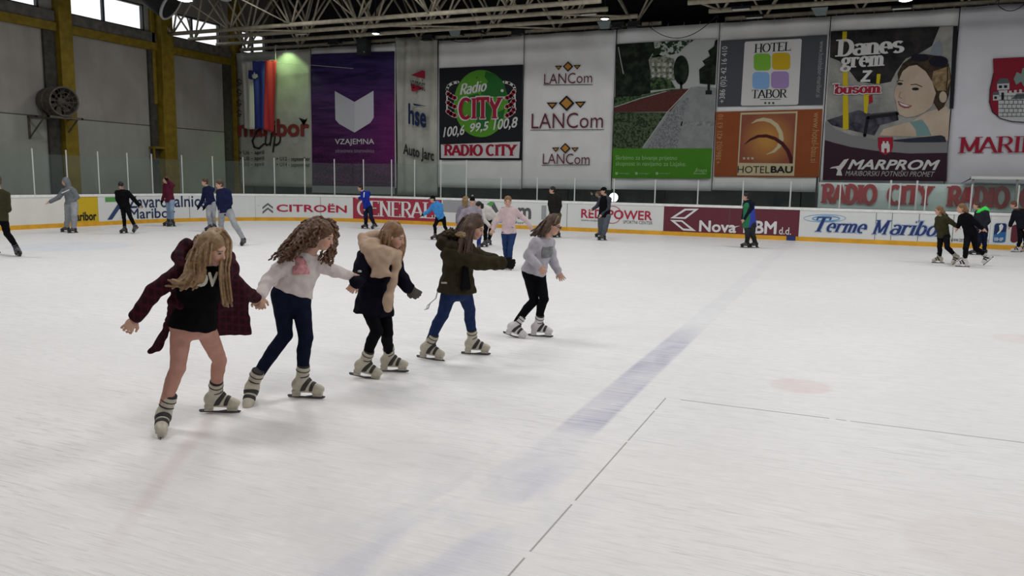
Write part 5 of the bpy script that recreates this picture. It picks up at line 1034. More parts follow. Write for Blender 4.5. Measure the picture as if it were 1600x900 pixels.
        if collar: f.cone(s.neck-up*.02*K, s.neck+up*(.03+collar)*K, (.075*K+t, .07*K+t), (.062*K+t*.6, .06*K+t*.6), x, .02)
        if extra: extra(f)
        return s.part(f, name, m, noise=noise, colour=colour)
    def hair(s, m, strands=(), cap=1.0, face_cut=1.0, n=14, jit=.02, r=(.014, .006), noise=(.0006, 30), name='hair', low=0.0, extra=None, seed=1, back=0.0, wav=.05):
        f = Field(); H = s.hs; hp = s.hp; M = np.stack([s.hr, s.ff, s.hu]); rng = random.Random(seed)
        f.el(hp(0, -.018-back*.5, .040), (.083*H*cap, .100*H*cap+back*H*.5, .090*H*cap), M, .02)
        if low: f.el(hp(0, -.045, -.04), (.076*H, .062*H, low*H), M, .03)
        f.el(hp(0, .125, -.045), (.062*H*face_cut, .085*H, .088*H*face_cut), M, .015, 'cut'); f.el(hp(0, .12, .0), (.046*H*face_cut, .065*H, .058*H*face_cut), M, .02, 'cut')
        for path in strands:
            P = [np.asarray(p, float) for p in path]; N = len(P); f.chain(P, list(np.linspace(r[0]*2.0, r[0]*.8, N)), .03)
            for _ in range(n):
                o = V3(rng.gauss(0, 1), rng.gauss(0, 1), rng.gauss(0, .5))*jit; e = o*(.75+.5*rng.random())+V3(rng.gauss(0, 1), rng.gauss(0, 1), rng.gauss(0, 1))*jit*(.5+wav); ph = rng.random()*6; q = []; M_ = 3 if wav < .2 else 6
                for j in range((N-1)*M_+1):
                    t = j/M_; i0 = min(int(t), N-2); u = t-i0; p0, p1 = P[max(i0-1, 0)], P[i0]; p2, p3 = P[i0+1], P[min(i0+2, N-1)]; p = .5*(2*p1+(p2-p0)*u+(2*p0-5*p1+4*p2-p3)*u*u+(3*p1-p0-3*p2+p3)*u**3)
                    tt = j/((N-1)*M_); p = p+o*(1-tt)+e*tt+(s.rt*math.sin(ph+j*1.9)+s.cm*math.cos(ph+j*1.9))*wav*.022
                    q.append(p)
                f.chain(q, list(np.linspace(r[0]*.6, r[1], len(q))), .0015)
        if extra: extra(f)
        return s.part(f, name, m, vox=min(s.vox, .009) if s.vox > .009 else .0048, noise=noise)
    def px(s, *pts): return [s.J(p) for p in pts]
    def gloves(s, m, name='glove', t=.008, which=(0, 1)):
        for i in which:
            f = Field(); s.hand_field(f, i); f.rc(s.wr[i]-unit(s.wr[i]-s.el[i])*.03*s.k, s.wr[i], .034*s.k, .03*s.k, .02); V, Q = f.mesh(min(s.vox, .010) if s.vox > .009 else s.vox, infl=t); np_mesh(name, V, Q, m, s.root)
# ------------------------------------------------------------------ the chain of five girls in front
def cloth(n, c, rough=.9, var=.10, s=14): return mat('cloth_'+n, c, rough, .06, var=var, vscale=s, bump=.15, bscale=70)
HAIRM = {'blonde': (.25, .155, .078), 'brown': (.105, .050, .025), 'light_brown': (.20, .105, .05), 'dark_brown': (.075, .042, .026), 'black': (.012, .010, .009), 'auburn': (.14, .055, .025), 'straw': (.24, .15, .07)}
def hairm(n): return mat('hair_'+n, HAIRM[n], .5, .35, var=.30, vscale=30)
FGV = .006
# 1 - girl in pink tights and maroon coat
a = Person((256, 683), 1.60, (332, 389, .12), (.80, .50, -.35), (316, 417, .04), [(285, 425, .03), (355, 428, -.02)], [(241, 455, .10), (378, 453, -.10)], [(212, 496, .12), (399, 465, -.30)],
           [(284, 506, 0), (317, 505, 0)], [(278, 574, '+'), (343, 563, '+')], [(256, 676, -.15, 1, 0, 6), (343, 645, .95, .32, 0, 2)], fwd=(.35, .95), kind='cream', vox=FGV, tilt=(.15, 1, .25), hand=[(-.55, .25, -.75), (.4, -.5, -.7)], fist=(.5, .9))
a.build('girl in pink tights and open maroon coat at the near end of the hand-holding chain')
a.trousers(cloth('pink_tights', (.48, .255, .20), .7), 'tights', t=.004, end=.97)
a.top(cloth('black_shirt', (.0045, .0045, .0055)), 'shirt', t=.016, hem=.03, flare=1.02, sl=.4, noise=(.003, 8))
mar = mat('plaid_maroon_coat', (.05, .008, .014), .85, .15); g = G(mar); x, y, z = g.xyz()
pl = g.math('MAXIMUM', g.math('GREATER_THAN', g.math('SINE', g.math('MULTIPLY', g.math('ADD', x, y), 95.0)), .55), g.math('GREATER_THAN', g.math('SINE', g.math('MULTIPLY', g.math('ADD', z, g.math('MULTIPLY', x, .4)), 95.0)), .55))
c_ = g.mix(g.math('MULTIPLY', pl, .22), (.020, .0035, .009), (.13, .013, .022)); g.L.new(c_, g.b.inputs['Base Color'])
f = Field(); K = a.k; xx, yy, up = a.frame(); T = .028
for i in (0, 1): f.rc(a.neck-up*.02*K-a.fw*.03, a.sh[i], .055*K+T*.4, .056*K+T*.5, .04); a.arm(f, i, T*.8, .03, .97)
bk = a.px((300, 420, -.10), (345, 424, -.12), (262, 500, -.10), (330, 520, -.20), (300, 470, -.14))
f.tri(a.sh[0]-a.fw*.06, a.sh[1]-a.fw*.06, bk[4], .022, .04); f.tri(a.sh[0]-a.fw*.06, bk[4], bk[2], .018, .04); f.tri(a.sh[1]-a.fw*.06, bk[4], bk[3], .018, .04)
q = a.px((362, 424, .02), (350, 440, .09), (384, 470, -.08), (391, 521, -.16), (336, 521, -.12), (340, 480, -.02))
f.tri(q[0], q[1], q[5], .017, .04); f.tri(q[0], q[5], q[2], .017, .04); f.tri(q[5], q[2], q[4], .015, .03); f.tri(q[2], q[3], q[4], .014, .03); f.tri(q[4], q[5], bk[4], .014, .04)
q = a.px((277, 424, .04), (298, 432, .10), (268, 470, .04), (285, 478, .08), (262, 508, -.02), (234, 550, -.10), (247, 545, -.06), (272, 500, .02))
f.tri(q[0], q[1], q[3], .018, .04); f.tri(q[0], q[3], q[2], .018, .04); f.tri(q[2], q[3], q[7], .015, .03); f.tri(q[2], q[7], q[4], .016, .03); f.tri(q[4], q[7], q[6], .015, .03); f.tri(q[4], q[6], q[5], .015, .03)
pts = a.px((284, 418, .10), (278, 400, -.02), (292, 384, -.12), (330, 400, -.16), (358, 404, -.12), (364, 418, .0), (356, 432, .09)); f.chain(pts, [.03, .040, .048, .054, .046, .04, .03], .03)
a.part(f, 'coat', mar, noise=(.004, 8))
V, F_ = letter('LOV', 'sans', bold=.05); lo, hi = V[:, :2].min(0), V[:, :2].max(0); mb = MB(); cs = a.px((291, 447, .22), (340, 448, .20), (342, 424, .17), (293, 425, .19)); vs = []
mb_off = V3(0, 0, 0)
for p in V: u, v = (p[:2]-lo)/(hi-lo); vs.append((cs[0]*(1-u)+cs[1]*u)*(1-v)+(cs[3]*(1-u)+cs[2]*u)*v+a.cm*(.03*math.sin(PI*u)+.0005*p[2]))
mb.add(vs, F_); mb.build('shirt_lettering', mat('cream_lettering', (.50, .47, .40), .7), a.root, fix=False)
h = [a.px((318, 376, -.06), (308, 394, .0), (298, 416, .12), (294, 438, .18), (284, 448, .20)), a.px((326, 368, -.02), (314, 386, .08), (306, 410, .16), (306, 434, .20), (300, 446, .22)), a.px((330, 364, .04), (322, 378, .14), (316, 400, .20), (317, 424, .22), (312, 438, .23)), a.px((344, 362, -.02), (354, 378, -.04), (353, 404, .10), (350, 430, .20), (355, 474, .24)), a.px((316, 372, -.14), (306, 390, -.12), (298, 410, -.02), (292, 432, .12)), a.px((336, 362, .02), (326, 374, .14), (322, 390, .19), (320, 410, .22)), a.px((296, 430, .18), (284, 442, .20), (271, 441, .18))]
a.hair(hairm('blonde'), h, n=22, jit=.019, r=(.017, .0075), low=.09, seed=2, wav=.03)
# 2 - curly haired girl in white sweatshirt
b = Person((478, 622), 1.64, (503, 368, .06), (.88, .30, -.32), (478, 402, .0), [(448, 410, .10), (494, 412, -.10)], [(420, 437, .16), (524, 424, -.16)], [(406, 462, .38), (545, 430, -.28)],
           [(440, 462, .02), (469, 464, -.02)], [(446, 524, '+'), (478, 529, '+')], [(396, 628, -.25, .95, .0, 28), (478, 622, .92, .35, 0, 0)], fwd=(.75, .65), kind='cream', vox=FGV, tilt=(.2, 1, .1), hand=[(.05, .5, -.85), (.85, -.2, -.4)], fist=(.9, .4))
b.build('girl with long curly brown hair, white sweatshirt and dark jeans, second in the chain')
jean = cloth('dark_jeans', (.007, .010, .026), .85, .2)
b.trousers(jean, t=.009, end=.95); b.top(cloth('white_sweatshirt', (.60, .53, .51)), 'sweatshirt', t=.020, hem=-.035, flare=.98, sl=.98, collar=.01)
f = Field(); cs = b.px((462, 424, .30), (490, 426, .27), (466, 396, .30), (494, 398, .26)); xx, yy, up = b.frame()
# pink print that follows the sweatshirt
f2 = Field(); K = b.k; c = b.neck*.72+b.pel*.28; M = np.stack([xx, yy, up]); pc = b.J((474, 412, .16)); rr = b.rt
f2.el(c, (.148*K+.0205, .100*K+.0205, .19*K+.0105), M, .04); f2.cone(b.neck*.42+b.pel*.58, c, (.126*K+.0205, .092*K+.0205), (.145*K+.0205, .096*K+.0205), xx, .05)
for n_, dpt in ((rr, .085), (-rr, .075), (V3(0, 0, 1), .085), (V3(0, 0, -1), .08), (-b.cm, .03)): f2.p = [(p[0], p[1], p[2], p[3], p[4]+((pc+n_*dpt, n_),), p[5], p[6]) for p in f2.p]
V, Q = f2.mesh(FGV, infl=.010); o = np_mesh('sweatshirt_print', V, Q, mat('pink_print', (.55, .25, .27), .8, var=.45, vscale=26), b.root)
h = [b.px((482, 352, -.10), (464, 368, -.10), (450, 388, -.06), (436, 404, .0)), b.px((488, 348, -.02), (470, 366, .04), (454, 390, .10), (446, 412, .14)), b.px((484, 352, .04), (472, 370, .14), (458, 388, .18), (449, 402, .18)), b.px((480, 354, -.14), (466, 374, -.14), (454, 394, -.10), (450, 410, -.04)), b.px((514, 346, -.14), (522, 364, -.14), (519, 388, -.06), (510, 410, .06)), b.px((490, 346, .06), (480, 364, .15), (468, 380, .19), (460, 392, .19)), b.px((498, 343, -.06), (476, 352, -.14), (456, 376, -.12), (440, 396, -.04)), b.px((494, 344, .06), (488, 358, .14), (480, 372, .17), (472, 386, .19))]
b.hair(hairm('brown'), h, n=16, jit=.026, r=(.017, .0075), noise=(.0025, 24), cap=1.06, low=.11, seed=3, wav=.40)
# 3 - girl with beige scarf
c = Person((590, 590), 1.60, (616, 369, .04), (.92, .25, -.35), (596, 400, .0), [(572, 404, .12), (614, 406, -.10)], [(561, 432, .20), (622, 428, -.14)], [(556, 441, .34), (637, 449, -.08)],
           [(572, 470, .03), (598, 470, -.03)], [(589, 517, '+'), (605, 520, '+')], [(570, 591, .85, .25, .0, 10), (613, 581, .95, .25, 0, 0)], fwd=(.85, .5), kind='cream', vox=FGV, tilt=(.2, 1, .1), hand=[(-.5, .2, -.7), (.75, .2, -.6)], fist=(.9, .3))
c.build('girl in black coat with a big beige scarf, middle of the chain')
c.trousers(cloth('black_leggings', (.0045, .0045, .006)), 'leggings', t=.006, end=.95)
c.top(cloth('black_coat', (.0055, .006, .012), .8), 'coat', t=.040, hem=.13, flare=1.0, sl=.97, noise=(.006, 6))
f = Field(); sc = c.px((566, 372, -.02), (574, 392, .14), (588, 404, .20), (603, 398, .19), (618, 400, .13), (620, 396, .02), (606, 386, -.10), (586, 372, -.14), (568, 372, -.06)); f.chain(sc, [.045, .055, .06, .055, .045, .045, .06, .065, .045], .05); f.el(c.J((583, 387, .06)), (.115, .115, .095), k=.05)
f.cone(c.J((591, 388, .17)), c.J((596, 434, .25)), (.110, .060), (.058, .030), c.rt, .06, rnd=.025)
f.chain(c.px((618, 397, .12), (620, 415, .16), (613, 445, .21), (606, 468, .24), (606, 482, .24)), [.034, .034, .034, .042, .040], .04)
c.part(f, 'scarf', cloth('beige_scarf', (.46, .33, .24), .9), noise=(.004, 7))
h = [c.px((612, 352, .04), (606, 366, .11), (604, 384, .14)), c.px((619, 350, -.06), (628, 370, -.08), (627, 392, .0), (620, 410, .13)), c.px((606, 352, -.06), (598, 368, -.06), (600, 386, .0)), c.px((610, 350, .0), (600, 364, .06), (598, 382, .10))]
c.hair(hairm('light_brown'), h, n=22, jit=.019, r=(.018, .008), low=.09, seed=4, wav=.03)
c.gloves(cloth('grey_glove', (.10, .09, .08)), which=(1,))
f = Field(); f.box(c.J((562, 424, .30)), (.014, .016, .010), k=.004); c.part(f, 'wrist_watch', mat('pale_watch', (.4, .42, .44), .3, .5))
# 4 - girl in olive parka
d = Person((690, 565), 1.62, (742, 356, .05), (.93, .22, -.38), (718, 386, .0), [(704, 398, .16), (730, 392, -.12)], [(748, 410, '+'), (752, 402, '-')], [(784, 411, .10), (772, 407, -.22)],
           [(703, 452, .05), (724, 452, -.05)], [(692, 492, '+'), (734, 484, '+')], [(672, 562, .90, .42, .0, 4), (743, 554, .96, .2, 0, 0)], fwd=(.95, .30), kind='cream', vox=FGV, tilt=(.3, 1, .0), hand=[(.95, .1, -.1), (.9, -.1, -.2)], fist=(.35, .4))
d.build('girl in olive parka with fur hood and blue jeans, fourth in the chain')
d.trousers(cloth('blue_jeans', (.016, .030, .090), .8, .2), t=.010, end=.95)
d.top(cloth('olive_parka', (.036, .029, .016), .85, .18), 'parka', t=.042, hem=.03, flare=1.12, sl=.97, noise=(.006, 6))
f = Field(); f.chain(d.px((690, 372, -.06), (692, 380, .08), (706, 386, .16), (722, 384, .14)), [.045, .06, .06, .045], .04); f.chain(d.px((690, 372, -.06), (702, 368, -.14), (722, 376, -.14)), [.05, .06, .05], .04); f.el(d.J((702, 384, .0)), (.10, .12, .08), k=.04)
d.part(f, 'hood', cloth('olive_hood', (.030, .023, .014)), noise=(.006, 8))
f = Field(); f.chain(d.px((697, 367, .06), (710, 365, .12), (724, 368, .12), (730, 380, .13)), [.026, .034, .034, .026], .03); f.chain(d.px((697, 367, .06), (704, 362, -.04), (718, 364, -.12)), [.026, .03, .03], .03); d.part(f, 'fur_trim', mat('dark_fur', (.060, .043, .028), .95, .1, var=.3, vscale=40), noise=(.010, 22))
f = Field(); f.chain(d.px((714, 366, .15), (723, 367, .16), (731, 373, .16)), [.022, .028, .024], .02); d.part(f, 'hood_lining', mat('pale_fur', (.30, .22, .13), .95, .1, var=.3, vscale=40), noise=(.006, 22))
f = Field(); f.tri(*d.px((727, 402, .17), (733, 450, .13), (722, 451, .20)), .020, .03); d.part(f, 'parka_lining', cloth('parka_inside', (.006, .006, .007)))
f = Field(); f.box(d.J((694, 442, .245)), (.030, .006, .010), np.stack([unit(d.rt+V3(0, 0, .12)), d.cm, V3(0, 0, 1)]), k=.004); d.part(f, 'pocket_tag', mat('pale_tag', (.42, .40, .36), .6))
h = [d.px((732, 340, -.04), (722, 356, -.02), (716, 376, .06), (712, 392, .14)), d.px((738, 338, .03), (728, 356, .10), (722, 378, .16), (718, 396, .20)), d.px((746, 338, .06), (736, 356, .14), (731, 378, .17), (730, 402, .18)), d.px((730, 344, -.10), (716, 360, -.08), (708, 380, .02)), d.px((742, 340, -.02), (730, 350, .08), (724, 368, .14))]
d.hair(hairm('dark_brown'), h, n=24, jit=.021, r=(.019, .008), low=.10, seed=5, wav=.04)
d.gloves(cloth('black_glove', (.012, .012, .012)))
mb = MB(); pts = [p for p in d.px((684, 454, .0), (681, 466, -.02), (672, 474, -.04), (669, 482, -.05), (663, 484, -.05))]; mb.path(pts, .006, 6); mb.path(d.px((672, 474, -.04), (668, 477, -.04), (666, 484, -.04)), .005, 6); mb.build('white_cord', mat('white_cord', (.62, .62, .6), .6), d.root, smooth=True)
# 5 - girl in lilac sweatshirt at the head of the chain
e5 = Person((843, 526), 1.58, (864, 352, .06), (.95, .20, -.30), (850, 376, .0), [(838, 379, .15), (858, 378, -.12)], [(825, 399, .19), (864, 408, -.14)], [(841, 415, .26), (872, 424, -.06)],
            [(826, 424, .05), (842, 426, -.05)], [(835, 470, '+'), (850, 467, '+')], [(803, 527, .80, .35, .0, 14), (844, 526, .96, .2, 0, 0)], fwd=(.95, .25), kind='white', vox=FGV, tilt=(.35, 1, .0), hand=[(.5, .2, -.6), (.4, .1, -.7)], fist=(.4, .3))
e5.build('girl in lilac sweatshirt, glasses and black leggings leading the chain')
e5.trousers(cloth('black_leggings', (.0045, .0045, .006)), 'leggings', t=.007, end=.95)
e5.top(cloth('lilac_sweatshirt', (.44, .42, .47)), 'sweatshirt', t=.022, hem=.02, flare=1.02, sl=.98, collar=.01)
f = Field(); K = e5.k; xx, yy, up = e5.frame(); M = np.stack([xx, yy, up]); c0 = e5.neck*.72+e5.pel*.28; w0 = e5.neck*.42+e5.pel*.58; f.el(c0, (.148*K+.0225, .100*K+.0225, .19*K+.0115), M, .04); f.cone(w0, c0, (.126*K+.0225, .092*K+.0225), (.145*K+.0225, .096*K+.0225), xx, .05)
pc = e5.J((855, 394, .12))
for n_, dpt in ((e5.rt, .2), (-e5.rt, .055), (V3(0, 0, 1), .06), (V3(0, 0, -1), .06)): f.p = [(p[0], p[1], p[2], p[3], p[4]+((pc+n_*dpt, n_),), p[5], p[6]) for p in f.p]
V, Q = f.mesh(FGV, infl=.008); z0 = pc[2]; np_mesh('sweatshirt_print', V, Q, mat('grey_print_patch', (.17, .18, .18), .8, var=.4, vscale=12), e5.root)
h = [e5.px((858, 342, -.04), (848, 352, -.02), (840, 364, .02)), e5.px((860, 340, .04), (851, 354, .10), (842, 366, .10)), e5.px((866, 338, .06), (856, 354, .14), (850, 366, .14)), e5.px((856, 346, -.08), (846, 356, -.08), (836, 364, -.04)), e5.px((854, 350, .06), (845, 360, .06), (833, 366, .05))]
e5.hair(hairm('dark_brown'), h, n=22, jit=.020, r=(.018, .008), low=.09, seed=6, wav=.03)
mb = MB(); hp = e5.hp
for sx in (-1, 1):
    mb.path([hp(sx*(.031+.022*math.cos(t)), .112-.012*abs(math.cos(t)), .002+.016*math.sin(t)) for t in np.linspace(0, 2*PI, 13)], .0028, 5); mb.tube(hp(sx*.053, .098, .004), hp(sx*.074, .0, .006), .0028, 5)
mb.tube(hp(-.010, .113, .006), hp(.010, .113, .006), .0028, 5); mb.build('glasses', mat('dark_frames', (.02, .018, .02), .4), e5.root)
mb = MB(); mb.path([e5.hp(.088*math.cos(t), .030, .035+.093*math.sin(t)) for t in np.linspace(-.1, PI+.1, 15)], .010, 6); mb.build('hair_band', mat('tan_band', (.20, .15, .10), .7), e5.root, smooth=True)
# ------------------------------------------------------------------ the other skaters
def crowd(label, ref, h, head, face, neck, sh, el, wr, hip, kn, feet, top, bottom, hair, fwd=(-.9, .4), kind='black', bulk=1.0, tilt=(0, 1, 0), glove=None, vox=.0115, headwear=None, skin=None, hd=1.0):
    def j(p, d=0.0): return (*p, d) if len(p) == 2 else p
    s = 1 if fwd[0] >= 0 else -1; pr = abs(fwd[0])          # in profile the near and far limbs are separated in depth
    nearL = .15*pr*(1 if s > 0 else -1)
    P = Person(ref, h, j(head, .02), face, j(neck), [j(sh[0], nearL), j(sh[1], -nearL)], [j(el[0], nearL), j(el[1], -nearL)], [j(wr[0], nearL), j(wr[1], -nearL)], [j(hip[0], nearL*.6), j(hip[1], -nearL*.6)],
               [j(kn[0], '+'), j(kn[1], '+')], feet, fwd=fwd, kind=kind, bulk=bulk, tilt=tilt, vox=vox, hd=hd)
    P.build(label)
    nm, mt, kw = bottom; P.trousers(mt, nm, **kw); nm, mt, kw = top; P.top(mt, nm, noise=(.004, 4), **kw)
    H = P.hs; hp = P.hp; M = np.stack([P.hr, P.ff, P.hu]); dn = V3(0, 0, -1)
    if hair:
        c, ln, sp = hair; st = []
        if ln: st = [[hp(x, -.05, .06), hp(x*1.35, -.095, -.04)+P.rt*sp*.02, hp(x*1.2, -.085, -.10)+dn*ln*.5*H+P.rt*sp*.06, hp(x, -.08, -.10)+dn*ln*H+P.rt*sp*.10] for x in (-.065, -.03, .0, .03, .065)]
        P.hair(hairm(c), st, n=5, jit=.016, r=(.018, .010), noise=(.002, 20), low=.09 if ln else .05, cap=1.02 if not headwear else .97)
    if headwear:
        k, m = headwear; f = Field()
        if k == 'beanie':
            f.el(hp(0, -.012, .055), (.086*H, .104*H, .088*H), M, .02, clip=((hp(0, 0, .018), -P.hu),)); f.cone(hp(0, -.010, .012), hp(0, -.012, .045), (.086*H, .104*H), (.089*H, .107*H), P.hr, .01); P.part(f, 'beanie', m)
            f = Field(); f.el(hp(0, -.02, .165), (.034*H,)*3); P.part(f, 'pompom', mat('grey_pompom', (.30, .29, .28), .9))
        elif k == 'cap':
            f.el(hp(0, -.012, .05), (.084*H, .102*H, .084*H), M, .02, clip=((hp(0, 0, .020), -P.hu),)); f.el(hp(0, .115, .030), (.070*H, .075*H, .010*H), np.stack([P.hr, unit(P.ff-P.hu*.25), unit(P.hu+P.ff*.25)]), .012); P.part(f, 'cap', m)
        elif k == 'hood':
            f.el(hp(0, -.025, .02), (.100*H, .115*H, .128*H), M, .03); f.rc(hp(0, -.05, -.05), P.neck, .09*H, .10*H, .05); f.el(hp(0, .12, -.02), (.064*H, .075*H, .090*H), M, .02, 'cut'); P.part(f, 'hood', m)
    if glove: P.gloves(glove)
    return P
CL = lambda n, c, r=.9: mat('cloth_'+n, c, r, .06, var=.14, vscale=9)
BLK = CL('black', (.0055, .0055, .007)); NVY = CL('navy', (.010, .013, .032)); NVP = CL('navy_pullover', (.014, .018, .055)); LGR = CL('light_grey', (.30, .31, .33)); MGR = CL('mid_grey', (.17, .185, .20)); DGR = CL('dark_grey', (.035, .037, .042)); OLV = CL('olive', (.040, .038, .019)); KHK = CL('khaki', (.10, .085, .055)); JNS = CL('jeans', (.020, .040, .115)); LJN = CL('light_jeans', (.22, .30, .42))
crowd('man in olive jacket and black trousers cut off by the left edge', (28, 401), None, (-7, 283), (-.95, .2, -.1), (-2, 298), [(-15, 306), (9, 305)], [(-22, 326), (12, 327)], [(-24, 342), (3, 322)], [(-9, 340), (5, 340)], [(-14, 366), (11, 365)], [(-12, 396, -.9, .3, 0, 0), (28, 400, .3, .95, 0, 4)],
      ('jacket', OLV, dict(t=.035, hem=.06)), ('trousers', BLK, dict(t=.014)), ('dark_brown', 0, 0), fwd=(-.5, .7))
P = crowd('person in grey hoodie with hood up and pale grey tracksuit trousers reaching out', (109, 363), None, (102, 284), (-.92, .3, -.15), (107, 293), [(100, 298), (115, 298)], [(91, 309), (121, 308)], [(79, 315), (114, 315)], [(107, 319), (116, 319)], [(106, 336), (116, 337)], [(103, 362.5, -.85, .45, 0, 0), (114, 364, -.85, .45, 0, 0)],
      ('hoodie', MGR, dict(t=.035, hem=.0)), ('trousers', LGR, dict(t=.035, w=1.1, cuff=.02)), None, headwear=('hood', MGR))
f = Field(); q = P.px((97, 301.5, .2), (108, 296.5, .23)); f.rc(*q, .018, .014); P.part(f, 'chest_stripe', WHITEP)
crowd('boy all in black with head bowed before the navy lettered board', (198, 364), None, (189, 290), (-.25, .75, -.75), (191, 298), [(183.5, 301), (199, 301)], [(184, 312), (208, 310)], [(189, 321), (217, 320)], [(192.5, 325), (199, 325)], [(193.5, 340), (204, 340)], [(194, 364.5, -.75, .6, 0, 0), (213, 360, -.4, .5, .10, 35)],
      ('sweatshirt', BLK, dict(t=.035, hem=.02)), ('trousers', BLK, dict(t=.012)), ('black', 0, 0), fwd=(-.5, .8), tilt=(0, 1, .3))
crowd('girl in maroon jacket and light jeans with an arm raised to her hair', (265, 353), None, (259.5, 281), (-.95, .25, .05), (262, 287.5), [(258, 290), (268, 291)], [(257, 302), (270, 289, .1)], [(254, 312), (263, 283, .12)], [(262.5, 315), (269, 315)], [(263.5, 329), (268, 329)], [(262, 353, -.9, .4, 0, 0), (268, 354, -.9, .4, 0, 0)],
      ('jacket', CL('maroon_jacket', (.10, .016, .035)), dict(t=.028, hem=.02)), ('jeans', LJN, dict(t=.018)), ('auburn', .2, .4), glove=BLK)
crowd('boy in navy pullover and grey tracksuit trousers, further of the matching pair', (331, 360), None, (320, 284.5), (-.95, .2, -.1), (324, 292), [(320, 296), (332, 296)], [(317, 311), (327, 312)], [(312, 321), (321, 322)], [(326.5, 319), (334, 319)], [(326, 338), (333, 338)], [(327, 361, -.8, .5, 0, 0), (334, 360, -.7, .6, 0, 0)],
      ('pullover', NVP, dict(t=.026, hem=.0)), ('trousers', LGR, dict(t=.022)), ('dark_brown', 0, 0), glove=BLK, fwd=(-.85, .4))
P = crowd('boy in navy pullover and grey tracksuit trousers pushing off, nearer of the matching pair', (360, 380), None, (343, 288), (-.88, .35, -.2), (348, 296), [(342, 300), (357, 300)], [(341, 317), (360, 317)], [(344, 329), (355, 328)], [(347, 331), (359, 331)], [(345, 352), (367, 352)], [(346, 376, -.85, .5, 0, 0), (381, 382.5, -.35, .8, .02, 20)],
      ('pullover', NVP, dict(t=.028, hem=.02)), ('trousers', LGR, dict(t=.022)), ('dark_brown', 0, 0), glove=BLK, fwd=(-.7, .6))
P = crowd('boy in royal blue tracksuit jacket gliding before the red board', (578, 357), None, (563, 293.5), (-.95, .25, -.1), (567.5, 299.5), [(566, 302), (576, 302)], [(566, 309), (573, 315)], [(561.5, 309.5), (570.5, 325)], [(571.5, 324.5), (578, 324.5)], [(571.5, 341), (580, 341)], [(570.5, 357, -.95, .3, 0, 0), (586, 356, -.75, .5, .05, 25)],
      ('jacket', CL('royal_blue', (.016, .035, .30)), dict(t=.028, hem=.02)), ('trousers', NVY, dict(t=.024)), ('black', 0, 0))
f = Field(); f.chain(P.px((569, 301, .24), (568.5, 308, .25)), [.022, .018], .02); P.part(f, 'sleeve_panel', WHITEP); 
crowd('child in sky blue hooded jacket and black cap reaching forward', (684, 374), 1.42, (676, 311), (-.92, .3, -.15), (680, 318), [(676.5, 322), (688, 321)], [(670, 330), (690, 330)], [(663.5, 334), (684, 338)], [(685, 341.5), (693, 341)], [(679, 353), (695, 354)], [(679, 374.5, -.9, .4, 0, 0), (701, 369, -.6, .5, .08, 35)],
      ('jacket', CL('sky_blue', (.055, .25, .58)), dict(t=.036, hem=.02, hood=1)), ('trousers', BLK, dict(t=.010)), ('black', 0, 0), glove=BLK, headwear=('cap', BLK))
crowd('fair-haired girl seen from behind, half hidden by the child in a black bobble hat', (727, 372), 1.56, (728, 312), (.3, -.9, -.1), (727, 321), [(719, 325), (735, 325)], [(715, 336), (738, 336)], [(714, 347), (739, 347)], [(722, 347), (731, 347)], [(722, 359), (731, 359)], [(722, 372, .2, -.95, 0, 0), (731, 372, .2, -.95, 0, 0)],
      ('jacket', CL('grey_lilac', (.24, .22, .27)), dict(t=.028, hem=.02)), ('trousers', BLK, dict(t=.012)), ('straw', .16, 0), fwd=(.2, -.95))
crowd('child in lilac jacket, royal blue trousers and black hat with grey bobble', (735, 392), 1.36, (738, 314), (.15, .95, -.2), (737, 325), [(725, 331), (748, 329)], [(718, 344), (752, 344)], [(722, 355), (748, 357)], [(728, 357), (744, 357)], [(718, 366), (749, 368)], [(722, 392, -.2, .95, 0, 0), (748, 392, .2, .95, 0, 0)],
      ('jacket', CL('lilac_jacket', (.29, .26, .32)), dict(t=.034, hem=.04, collar=.02)), ('trousers', CL('royal_trousers', (.025, .04, .20)), dict(t=.022)), ('dark_brown', 0, 0), fwd=(.1, 1), headwear=('beanie', BLK), hd=1.05)
P = crowd('girl in white top bending far forward, dark hair hanging down', (762, 386), 1.50, (748, 321, .30), (-.75, .45, -.7), (753, 326, .22), [(752, 330, .32), (764, 326, .12)], [(757, 344, .34), (775, 338, .12)], [(764, 352, .34), (770, 349, .16)], [(762, 340), (771, 339)], [(758, 363), (766, 364)], [(757, 386, -.75, .6, 0, 0), (763, 383, -.75, .6, 0, 0)],
      ('sweatshirt', CL('white_top', (.58, .55, .52)), dict(t=.026, hem=.0)), ('trousers', BLK, dict(t=.014)), ('black', .2, -.5), fwd=(-.6, .6), tilt=(-.5, .7, .4))
P = crowd('girl in pale pink hoodie and blue jeans skating straight towards us', (795, 421), 1.60, (793.5, 315), (.02, 1, -.12), (795, 326), [(785, 330), (805, 329.5)], [(777, 345), (819, 342)], [(771, 357), (828, 353)], [(789, 365), (801, 365)], [(790, 389), (797, 389)], [(791, 420, -.1, 1, 0, 0), (797, 421.5, .2, 1, 0, 0)],
      ('hoodie', CL('pale_pink', (.58, .45, .47)), dict(t=.022, hem=-.0, hood=.85)), ('jeans', JNS, dict(t=.012)), ('light_brown', 0, 0), fwd=(.05, 1), kind='cream', vox=.009, bulk=.93)
f = Field(); f.box(P.J((801, 355.5, .17)), (.028, .006, .010), np.stack([P.rt, P.cm, V3(0, 0, 1)]), k=.004); P.part(f, 'pocket_tag', GREYP)
